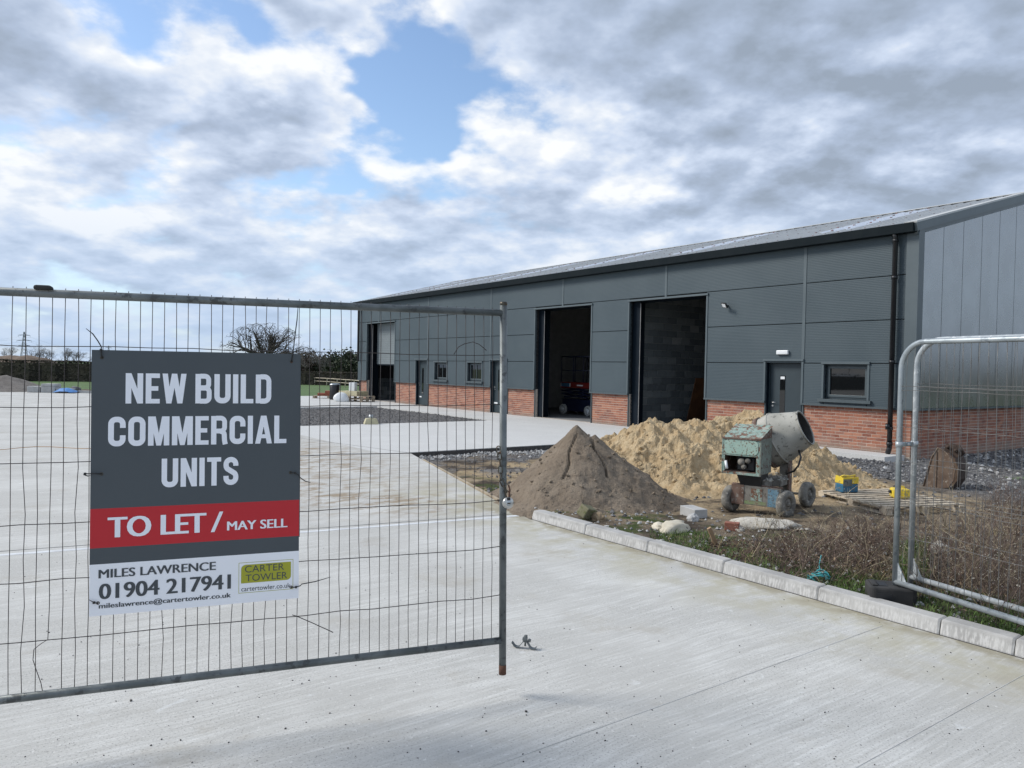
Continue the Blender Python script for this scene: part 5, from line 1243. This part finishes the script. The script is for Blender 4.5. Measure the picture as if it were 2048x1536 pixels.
# ------------------------------------------------------------------ scissor lift inside the middle unit
mat('lift_blue', (.005, .008, .028), (.007, .011, .034), 4, .5); mat('lift_red', (.16, .014, .009), (.13, .012, .008), 4, .5); mat('lift_tyre', (.42, .42, .40), (.34, .34, .32), 8, .8)
sl0 = empty('scissor_lift', L(14.15, 2.7, 0), BROT, label='dark blue and red scissor lift parked inside the middle loading door', cat='scissor lift')
MB().box(-.75, 1.0, -.36, .36, .14, .62).build('chassis', 'lift_blue', sl0, bevel=.02)
for x in (-.62, .86):
    for y in (-.40, .40):
        Mw = Matrix.Translation((x, y, .2)) @ Matrix.Rotation(PI / 2, 4, 'X'); wl = MB().lathe([(.11, -.06), (.18, -.06), (.20, -.04), (.20, .04), (.18, .06), (.11, .06)], 24, Mw, True).build('wheel', 'lift_tyre', sl0, True)
        MB().lathe([(.0, -.05), (.11, -.045), (.11, .045), (.0, .05)], 18, Mw).build('rim', 'white_plastic', wl, True)
for k in range(3):
    for sg in (1, -1):
        z0, z1 = .66 + k * .13, .66 + (k + 1) * .13
        MB().hexa([(-.7 * sg, -.3, z0), (-.7 * sg + .0, -.26, z0), (.9 * sg, -.26, z1), (.9 * sg, -.3, z1), (-.7 * sg, -.3, z0 + .05), (-.7 * sg, -.26, z0 + .05), (.9 * sg, -.26, z1 + .05), (.9 * sg, -.3, z1 + .05)]).build('scissor_arm', 'lift_blue', sl0)
pl = MB().box(-.85, 1.1, -.38, .38, 1.06, 1.28).build('platform', 'lift_red', sl0, bevel=.01)
for x in (-.83, -.1, .5, 1.08):
    for y in (-.36, .36): MB().tube([(x, y, 1.28), (x, y, 2.3)], .018, 8).build('guard_post', 'lift_blue', pl, True)
for z in (1.75, 2.3): MB().tube([(-.83, -.36, z), (1.08, -.36, z), (1.08, .36, z), (-.83, .36, z), (-.83, -.36, z)], .018, 8).build('guard_rail', 'lift_blue', pl, True)
MB().box(-.80, -.30, -.385, -.3805, 1.10, 1.24).build('label_plate', 'blue_plastic', pl); MB().box(-.84, -.805, -.386, -.3805, 1.10, 1.24).build('label_plate', 'white_plastic', pl); MB().box(-.29, -.24, -.386, -.3805, 1.10, 1.24).build('label_plate', 'white_plastic', pl); MB().box(.15, .5, -.384, -.3805, 1.14, 1.19).build('label_plate', 'white_plastic', pl)

# ------------------------------------------------------------------ beyond the yard
rb_ = random.Random(77); UB = rb_.uniform
mat('twig_pale', (.14, .125, .115), (.18, .16, .15), 2, .95); mat('bark', (.045, .038, .032), (.07, .06, .05), 3, .95); mat('twig_far', (.075, .062, .055), (.11, .09, .08), 2, .95, island=.3); mat('hedge_leaf', (.040, .038, .026), (.078, .066, .046), 1.2, .9, island=.6); mat('hedge_brown', (.075, .055, .042), (.05, .038, .03), 2, .95, island=.4)
mat('ever_leaf', (.030, .042, .026), (.055, .066, .038), 1, .9, island=.5); mat('fence_wood', (.42, .37, .29), (.34, .30, .235), 3, .85)
def tree(name, base, H, W_, lab, seed, n1=11, tw='twig_far', trunk_r=.28, group='bare trees beyond the hedge', cat='tree', rt=.02, up=False, nk=5):
    r_ = random.Random(seed); t = empty(name, base, label=lab, cat=cat, group=group); tm = MB(); cm = MB(); R = W_ / 2; hc = H * .30
    def inside(p):
        q = (p.x / R) ** 2 + (p.y / R) ** 2 + ((p.z - hc) / (H - hc)) ** 2
        if q > 1: k = .97 / math.sqrt(q); p = Vector((p.x * k, p.y * k, hc + (p.z - hc) * k))
        p.z = max(p.z, H * .22); return p
    def limb(a, c, r0, r1, n, wob, mb, sides):
        ln = (c - a).length; pts = []
        for i in range(n + 1):
            f_ = i / n; o = Vector((r_.uniform(-1, 1), r_.uniform(-1, 1), r_.uniform(-1, 1))) * wob * ln if 0 < i < n else Vector()
            pts.append(a.lerp(c, f_) + o + Vector((0, 0, math.sin(f_ * PI) * ln * .10)))
        mb.tube(pts, [r0 + (r1 - r0) * i / n for i in range(n + 1)], sides, False); return pts
    top = Vector((r_.uniform(-.2, .2), 0, H * .26)); limb(Vector((0, 0, -.3)), top, trunk_r, trunk_r * .8, 4, .03, tm, 8)
    rv = lambda k: Vector((r_.gauss(0, 1), r_.gauss(0, 1), r_.gauss(0, .8) + (.5 if up else .1))).normalized() * k
    for i in range(n1):
        a = 2 * PI * (i + r_.random() * .7) / n1 * 1.618; el_ = r_.uniform(.08, 1.35); k = r_.uniform(.5, .68)
        e1 = inside(Vector((math.cos(a) * math.cos(el_) * R * k, math.sin(a) * math.cos(el_) * R * k, hc + (H - hc) * math.sin(el_) * k + .05 * H))); P1 = limb(top, e1, trunk_r * .5, trunk_r * .2, 5, .06, tm, 6)
        for j in range(6):
            s0 = P1[r_.randint(2, 5)]; e2 = inside(s0 + (s0 - top).normalized() * R * .22 + rv(R * .26)); P2 = limb(s0, e2, trunk_r * .18, rt * 1.6, 4, .09, cm, 4)
            for k2 in range(nk):
                s1 = P2[r_.randint(1, 4)]; e3 = inside(s1 + (e2 - s0).normalized() * R * .10 + rv(R * .15)); P3 = limb(s1, e3, rt * 1.5, rt, 3, .1, cm, 3)
                for k3 in range(nk - 2): limb(P3[r_.randint(1, 3)], inside(P3[-1] + rv(R * .085)), rt, rt * .5, 2, .08, cm, 3)
    tm.build('trunk', 'bark', t); cm.build('crown', tw, t); return t
def leafy(name, base, H, W_, lab, seed, n=1500, m='ever_leaf', group='evergreen trees beyond the field', cat='tree', sz=.22):
    r_ = random.Random(seed); t = empty(name, base, label=lab, cat=cat, group=group); cm = MB(); C_ = [(r_.uniform(-.3, .3) * W_, r_.uniform(-.3, .3) * W_, H * r_.uniform(.35, .85), W_ * r_.uniform(.16, .3)) for _ in range(11)]
    for _ in range(n):
        cx, cy, cz, r = r_.choice(C_); d = Vector((r_.gauss(0, 1), r_.gauss(0, 1), r_.gauss(0, 1))).normalized() * r * r_.uniform(.6, 1.08); p = Vector((cx, cy, cz)) + d; a = Vector((r_.gauss(0, 1), r_.gauss(0, 1), r_.gauss(0, 1))).normalized(); x, y = frame(a); s = sz * r_.uniform(.6, 1.4); i = len(cm.v)
        cm.v += [tuple(p + x * s), tuple(p + y * s * .7), tuple(p - x * s), tuple(p - y * s * .7)]; cm.f.append((i, i + 1, i + 2, i + 3))
    MB().tube([(0, 0, -.2), (0, 0, H * .5)], [.14, .08], 6).build('trunk', 'bark', t); cm.build('crown', m, t); return t
def gz(p, z=-.3): return (p.x, p.y, z)
tree('oak_tree', gz(at(530, 745, 128)), 9.3, 16.6, 'broad bare oak standing behind the letting sign', 12, 15, trunk_r=.58, group=None, rt=.019, tw='bark', nk=5)
for i, (px, Y, H, W_, lab) in enumerate([(20, 150, 4.6, 6, 'bare tree furthest left above the hedge'), (75, 150, 5.2, 5, 'bare tree just right of the pylon above the hedge'), (95, 160, 4.4, 6, 'low bare tree between the pylon and the sign'), (132, 140, 4.4, 5, 'thin bare tree above the hedge nearer the sign'), (155, 140, 4.0, 6, 'round bare tree nearest the left edge of the sign'), (612, 120, 5.2, 7, 'bare tree close to the right edge of the sign'), (640, 130, 4.6, 5, 'smaller bare tree further right of the sign')]):
    tree('bare_tree', gz(at(px, 740, Y)), H, W_, lab, 40 + i, 7, trunk_r=.13, rt=.007, up=True, tw='twig_pale')
for i, (px, Y, H, W_, lab) in enumerate([(622, 150, 3.6, 9, 'brownish bushy tree right beside the sign'), (655, 150, 3.2, 7, 'low dark bush in the middle of the tree line'), (682, 145, 3.7, 8, 'taller dark evergreen left of the building corner'), (708, 140, 3.8, 8, 'dark evergreen next to the building corner')]):
    leafy('evergreen_tree', gz(at(px, 745, Y)), H, W_, lab, 60 + i, 1900, 'ever_leaf' if i else 'hedge_brown', 'bushy trees beyond the paddock', 'tree', .26)
def hedge(p0, p1, h, th, lab, seed, n, m1, m2):
    r_ = random.Random(seed); d = p1 - p0; ln = d.length; e = d.normalized(); f_ = Vector((-e.y, e.x, 0)); root = empty('hedge', gz(p0), label=lab, cat='hedge', group=None); core = MB(); nn = 40
    for k in range(nn):
        a = e * (ln * k / nn); c = e * (ln * (k + 1) / nn); hh = h * .9; q = f_ * th * .42; core.hexa([tuple(a - q), tuple(c - q), tuple(c + q), tuple(a + q), tuple(a - q * .8 + Vector((0, 0, hh))), tuple(c - q * .8 + Vector((0, 0, hh))), tuple(c + q * .8 + Vector((0, 0, hh))), tuple(a + q * .8 + Vector((0, 0, hh)))])
    core.build('stems', m2, root); mb = MB()
    for _ in range(n):
        t = r_.uniform(0, ln); face = r_.random(); z = r_.uniform(0, h); o_ = th / 2 * (1 if r_.random() < .2 else -1)
        if face < .3: z = h * (1 + .05 * mn.noise(Vector((t * .5, 0, 0)))); o_ = r_.uniform(-th / 2, th / 2)
        if e.cross(Vector((0, 0, 1))).dot(p0 - CAM) < 0: o_ = -o_
        p = e * t + f_ * o_ + Vector((0, 0, z)); a = Vector((r_.gauss(0, 1), r_.gauss(0, 1), r_.gauss(0, 1))).normalized(); x, y = frame(a); s = r_.uniform(.06, .16); i = len(mb.v)
        mb.v += [tuple(p + x * s), tuple(p + y * s * .6), tuple(p - x * s), tuple(p - y * s * .6)]; mb.f.append((i, i + 1, i + 2, i + 3))
    mb.build('foliage', m1, root)
hedge(G(-700, 748), G(436, 759.5), 1.95, 1.6, 'long clipped dark hedge across the field left of the sign', 5, 22000, 'hedge_leaf', 'hedge_leaf')
a = G(430, 760); c = G(735, 766)
hedge(a, c, 1.35, 1.6, 'dark hedge behind the paddock fence right of the sign', 6, 7000, 'hedge_leaf', 'hedge_leaf')
# brown bank beyond the hedge
def bank(name, p0, p1, h, w_, m, lab, cat, seed, kind=None):
    d = p1 - p0; e = d.normalized(); f_ = Vector((-e.y, e.x, 0)); mb = MB(); n, k = 60, 12
    for i in range(n + 1):
        for j in range(k + 1):
            t, u_ = i / n, j / k - .5; hh = h * math.cos(u_ * PI) ** 1.3 * S01(t, 0, .15) * S01(t, 1, .8) * (1 + .3 * mn.noise(Vector((t * 9 + seed, u_ * 2, seed)))) - .05
            mb.v.append(tuple(p0 + d * t + f_ * u_ * w_ + Vector((0, 0, hh + .06 * h * fbm(t * 40, u_ * 12, seed, 4))) - p0))
    for i in range(n):
        for j in range(k): a_ = i * (k + 1) + j; mb.f.append((a_, a_ + k + 1, a_ + k + 2, a_ + 1))
    return mb.build(name, m, None, True, label=lab, cat=cat, kind=kind, loc=gz(p0))
mat('earth_far', (.12, .085, .06), (.17, .125, .09), .8, .95, bmp=.8, bscale=6, dist=.1); mat('spoil', (.13, .10, .07), (.09, .068, .048), 1.2, .95, c3=(.08, .10, .035), bmp=.8, bscale=8, dist=.08)
bank('earth_bank', at(-160, 740, 125), at(128, 740, 125), 2.35, 14, 'earth_far', 'long brown earth bank rising beyond the hedge', 'earth bank', 3)
p0, p1 = G(65, 779), G(215, 783); bank('spoil_heap', p0, p1, .42, 4, 'spoil', 'low grassed spoil heap behind the stacked blocks', 'soil heap', 9)
# gravel heap on the left
heap_mat('far_gravel', (.17, .155, .14), (.24, .22, .20), (.11, .10, .09), .8)
hp = G(-12, 782); mb = MB(); n = 48
for i in range(n + 1):
    for j in range(n + 1):
        x, y = (i / n - .5) * 9, (j / n - .5) * 9; mb.v.append((x, y, .92 - math.hypot(x, y) * .36 + .07 * fbm(x * 1.5, y * 1.5, 2, 4) if math.hypot(x, y) < 3.2 else -.3))
for i in range(n):
    for j in range(n): a_ = i * (n + 1) + j; mb.f.append((a_, a_ + n + 1, a_ + n + 2, a_ + 1))
mb.build('gravel_heap', 'far_gravel', None, True, label='grey gravel heap at the far left of the yard', cat='gravel heap', loc=(hp.x, hp.y + 1, -.05))
# stacked blocks, tarpaulin, far bits
bpz = G(103, 785)
for k, (dx, z, w_, lab) in enumerate(((-.75, 0, .65, 'large pale concrete block at the left of the far stack'), (-.02, 0, .72, 'lower middle concrete block of the far stack'), (.75, 0, .7, 'low right concrete block of the far stack'), (-.02, .335, .7, 'top concrete block of the far stack'))):
    MB().box(-w_ / 2, w_ / 2, -.35, .35, 0, .33 if k < 2 else (.24 if k == 2 else .14)).build('stacked_block', 'block_grey', None, bevel=.02, label=lab, cat='block', group='blocks stacked at the yard edge', loc=(bpz.x + dx, bpz.y + dx * .1, z - .0), rz=.1)
mat('tarp_blue', (.06, .20, .48), (.09, .25, .55), 3, .5)
tp = G(133, 786); mb = MB()
for i in range(9):
    for j in range(7): mb.v.append(((i / 8 - .5) * 1.1, (j / 6 - .5) * .8, max(0, .28 * math.cos((i / 8 - .5) * 2.6) * math.cos((j / 6 - .5) * 2.4) + .05 * mn.noise(Vector((i * .7, j * .7, 1))))))
for i in range(8):
    for j in range(6): a_ = i * 7 + j; mb.f.append((a_, a_ + 7, a_ + 8, a_ + 1))
mb.build('blue_tarpaulin', 'tarp_blue', None, True, label='blue tarpaulin bundle right of the far block stack', cat='tarpaulin', loc=tp)
q = G(151, 785); rk = MB().blob((0, 0, .15), .34, (1.3, .8, .65), 3, .15).build('dark_bag', 'chips_dark', None, True, label='dark full bag beside the blue tarpaulin', cat='bag', loc=q)
q0, q1 = G(156, 786), G(330, 790); d = q1 - q0; MB().box(0, d.length, -.07, .07, 0, .14).build('far_kerb', 'block_grey', None, label='pale kerb edge at the far side of the yard', cat='kerb', loc=q0, rz=math.atan2(d.y, d.x))
# orange string line on the yard
mat('string_orange', (.45, .20, .04), (.5, .24, .05), 3, .7); pts = [G(-80 + i * 30, 899 - i * .55 + 3 * math.sin(i * .9), .006) for i in range(12)]
MB().tube([p - pts[0] for p in pts], .005, 5).build('string_line', 'string_orange', None, True, label='thin orange string lying across the yard left of the sign', cat='string', loc=pts[0])
# stub with pipe at the bed edge
mat('stub_yellow', (.50, .46, .30), (.42, .38, .25), 6, .85)
q = G(742, 848); t = empty('concrete_stub', q, .3, label='pale yellow concrete stub with a short pipe at the gravel bed edge', cat='bollard base')
MB().hexa([(-.22, -.18, 0), (.22, -.18, 0), (.22, .18, 0), (-.22, .18, 0), (-.16, -.12, .17), (.16, -.12, .17), (.16, .12, .17), (-.16, .12, .17)]).build('base', 'stub_yellow', t, bevel=.015); MB().tube([(0, 0, .17), (0, 0, .28)], .07, 12).build('pipe', 'galv_pale', t, True)
# materials at the far end of the building
q = G(655, 797); pallet((q.x, q.y + .4, 0), .1, 'far pallet carrying red bricks beyond the building end', 'far pallets', 1.6, 1.0, 6)
mat('far_brick', (.36, .12, .075), (.28, .09, .055), 3, .9, island=.25)
for dx, n_, wh in ((-.4, 2, 'lowest'), (.0, 4, 'tallest'), (.42, 3, 'middle-height')):
    bs = empty('brick_stack', (q.x + dx, q.y + .4, .141), .1, label=wh + ' stack of red bricks on the far pallet', cat='bricks', group='red brick stacks on the far pallet')
    for j in range(n_):
        for i_ in range(3): MB().box(-.19, .19, -.3 + i_ * .2, -.105 + i_ * .2, j * .066, j * .066 + .062).build('brick', 'far_brick', bs)
q = G(669, 799); brl = empty('black_barrel', (q.x, q.y, 0), label='black barrel standing beside the white bag', cat='barrel'); MB().lathe([(0, 0), (.24, 0), (.26, .05), (.25, .4), (.26, .78), (.22, .82), (0, .82)], 18).build('body', 'pipe_black', brl, True); MB().lathe([(0, .83), (.2, .83), (.26, .80), (.27, .76)], 18).build('lid', 'galv', brl, True)
q = G(676, 803); mb = MB(); bm = bmesh.new(); bmesh.ops.create_icosphere(bm, subdivisions=3, radius=.33)
for v in bm.verts: v.co *= 1 + .25 * mn.noise(v.co * 3); v.co.x *= 1.2; v.co.y *= .7; v.co.z = max(-.05, v.co.z * .95 * (1.0 + .6 * v.co.x) + .1)
me = bpy.data.meshes.new('white_bag'); bm.to_mesh(me); bm.free(); me.materials.append(MATS['white_plastic']); me.polygons.foreach_set('use_smooth', [True] * len(me.polygons))
obj('white_bag', me, None, 0, 'slumped white bulk bag at the far end of the building', 'bag', loc=(q.x + .15, q.y, .05))
q = G(704, 803)
for k in range(2):
    t = pallet((q.x + .1, q.y + .3, k * .15), -.55, 'lower pallet of the far stack beside the building corner' if not k else 'upper pallet of the far stack beside the building corner', 'far pallets', 1.7, 1.0, 6)
MB().box(-.6, .6, -.4, .4, 0, .22).build('timber_pack', 'stub_yellow', None, bevel=.01, label='pale yellow timber pack on the far pallet stack', cat='timber', loc=(q.x, q.y + .3, .291), rz=-.55)
MB().box(-.17, .17, -.12, .12, 0, .42).build('white_box', 'white_plastic', None, bevel=.02, label='white box standing on the far timber pack', cat='box', loc=(q.x + .0, q.y + .2, .512), rz=-.4)
# paddock fence
fc = [(560, 764, 84), (583, 764, 82), (606, 764.5, 80), (629, 765.5, 78), (652, 767, 76), (672, 770, 73), (689, 772, 71), (706, 774, 69), (722, 777, 66)]
pf = empty('paddock_fence', at(560, 770, 84), label='weathered post and rail fence sagging across the paddock', cat='fence'); o0 = pf.location.copy(); prev = None
for k, (px, py, Y) in enumerate(fc):
    b_ = at(px, py + 8, Y); b_.z = max(b_.z, -.3); lean = .12 if k > 3 else .02; t_ = b_ + Vector((lean, 0, .78))
    MB().tube([b_ - o0 - Vector((0, 0, .3)), t_ - o0], .055, 5).build('post', 'fence_wood', pf)
    if prev is not None:
        MB().tube([prev[1] - o0 - Vector((0, 0, .04)), t_ - o0 - Vector((0, 0, .04))], .045, 4).build('rail', 'fence_wood', pf); MB().tube([prev[1] - o0 - Vector((0, 0, .36)), t_ - o0 - Vector((0, 0, .36))], .04, 4).build('rail', 'fence_wood', pf)
    prev = (b_, t_)
# pylons and lines
mat('pylon_steel', (.20, .22, .24), (.24, .26, .28), .05, .6, .3)
def pylon(base, H, lab, r):
    t = empty('pylon', base, .35, label=lab, cat='pylon', group='electricity pylons on the horizon'); wz = lambda z: (3.4 * (1 - z / H) ** 1.1 + .5)
    legs = MB(); zl = [H * k / 9 for k in range(10)]
    for sx, sy in ((1, 1), (1, -1), (-1, 1), (-1, -1)): MB().tube([(sx * wz(z), sy * wz(z), z) for z in zl], r, 4).build('leg', 'pylon_steel', t)
    br = MB()
    for k in range(9):
        a_, c_ = wz(zl[k]), wz(zl[k + 1])
        for s1, s2 in (((1, 1), (-1, 1)), ((1, -1), (-1, -1)), ((1, 1), (1, -1)), ((-1, 1), (-1, -1))):
            br.tube([(s1[0] * a_, s1[1] * a_, zl[k]), (s2[0] * c_, s2[1] * c_, zl[k + 1])], r * .6, 3, False); br.tube([(s2[0] * a_, s2[1] * a_, zl[k]), (s1[0] * c_, s1[1] * c_, zl[k + 1])], r * .6, 3, False)
    br.build('bracing', 'pylon_steel', t)
    for z, w_ in ((.53, 6.5), (.70, 8), (.88, 6.5)):
        MB().tube([(-w_, 0, z * H), (0, 0, z * H + 1.2), (w_, 0, z * H)], r * .8, 4).build('crossarm', 'pylon_steel', t); MB().tube([(-w_, 0, z * H), (w_, 0, z * H)], r * .8, 4).build('crossarm', 'pylon_steel', t)
        for sg in (-1, 1): MB().tube([(sg * w_, 0, z * H), (sg * w_, 0, z * H - 2.2)], r * .6, 3).build('insulator', 'pylon_steel', t)
    return t
b1 = at(48, 722, 950); b2 = at(217, 725, 1750); b1.z = b2.z = -.3
pylon(b1, 37, 'nearer lattice pylon on the far left horizon', .26); pylon(b2, 38, 'distant lattice pylon just above the sign', .34)
for k, (z, w_) in enumerate(((.53, 6.5), (.70, 8), (.88, 6.5))):
    for sg in (-1, 1):
        c_, s_ = math.cos(.35), math.sin(.35); off = Vector((sg * w_ * c_, sg * w_ * s_, 0)); p_a = b1 + off + Vector((0, 0, z * 37 - 2.2)); p_b = b2 + off + Vector((0, 0, z * 38 - 2.2)); p_c = at(-260, 700, 700) + off; p_c.z = p_a.z
        pts = [p_c.lerp(p_a, i / 8) - Vector((0, 0, 9 * 4 * (i / 8) * (1 - i / 8))) for i in range(9)] + [p_a.lerp(p_b, i / 12) - Vector((0, 0, 10 * 4 * (i / 12) * (1 - i / 12))) for i in range(1, 13)]
        MB().tube([p - p_a for p in pts], .07, 3, False).build('power_line', 'pylon_steel', None, label=('lowest', 'middle', 'topmost')[k] + ' overhead power line on the ' + ('left' if sg < 0 else 'right') + ' arms of the pylons', cat='power line', group='overhead power lines', loc=p_a)
# tree and hedge out to the left that the windows mirror
d = Vector((math.sin(math.radians(-97)), math.cos(math.radians(-97)), 0))
tree('field_oak', gz(Vector((-70, 4, 0))), 10, 14, 'broad bare oak out in the field mirrored in the windows', 15, 10, trunk_r=.4, group=None, rt=.03)
hedge(Vector((-78, -60, 0)), Vector((-84, 60, 0)), 2.2, 1.8, 'dark hedge far left mirrored in the windows', 8, 5000, 'hedge_leaf', 'hedge_leaf')
hedge(Vector((46, -30, 0)), Vector((60, 90, 0)), 3.2, 2.0, 'tall dark hedge far right mirrored in the gable sheets', 9, 5000, 'hedge_leaf', 'hedge_leaf')
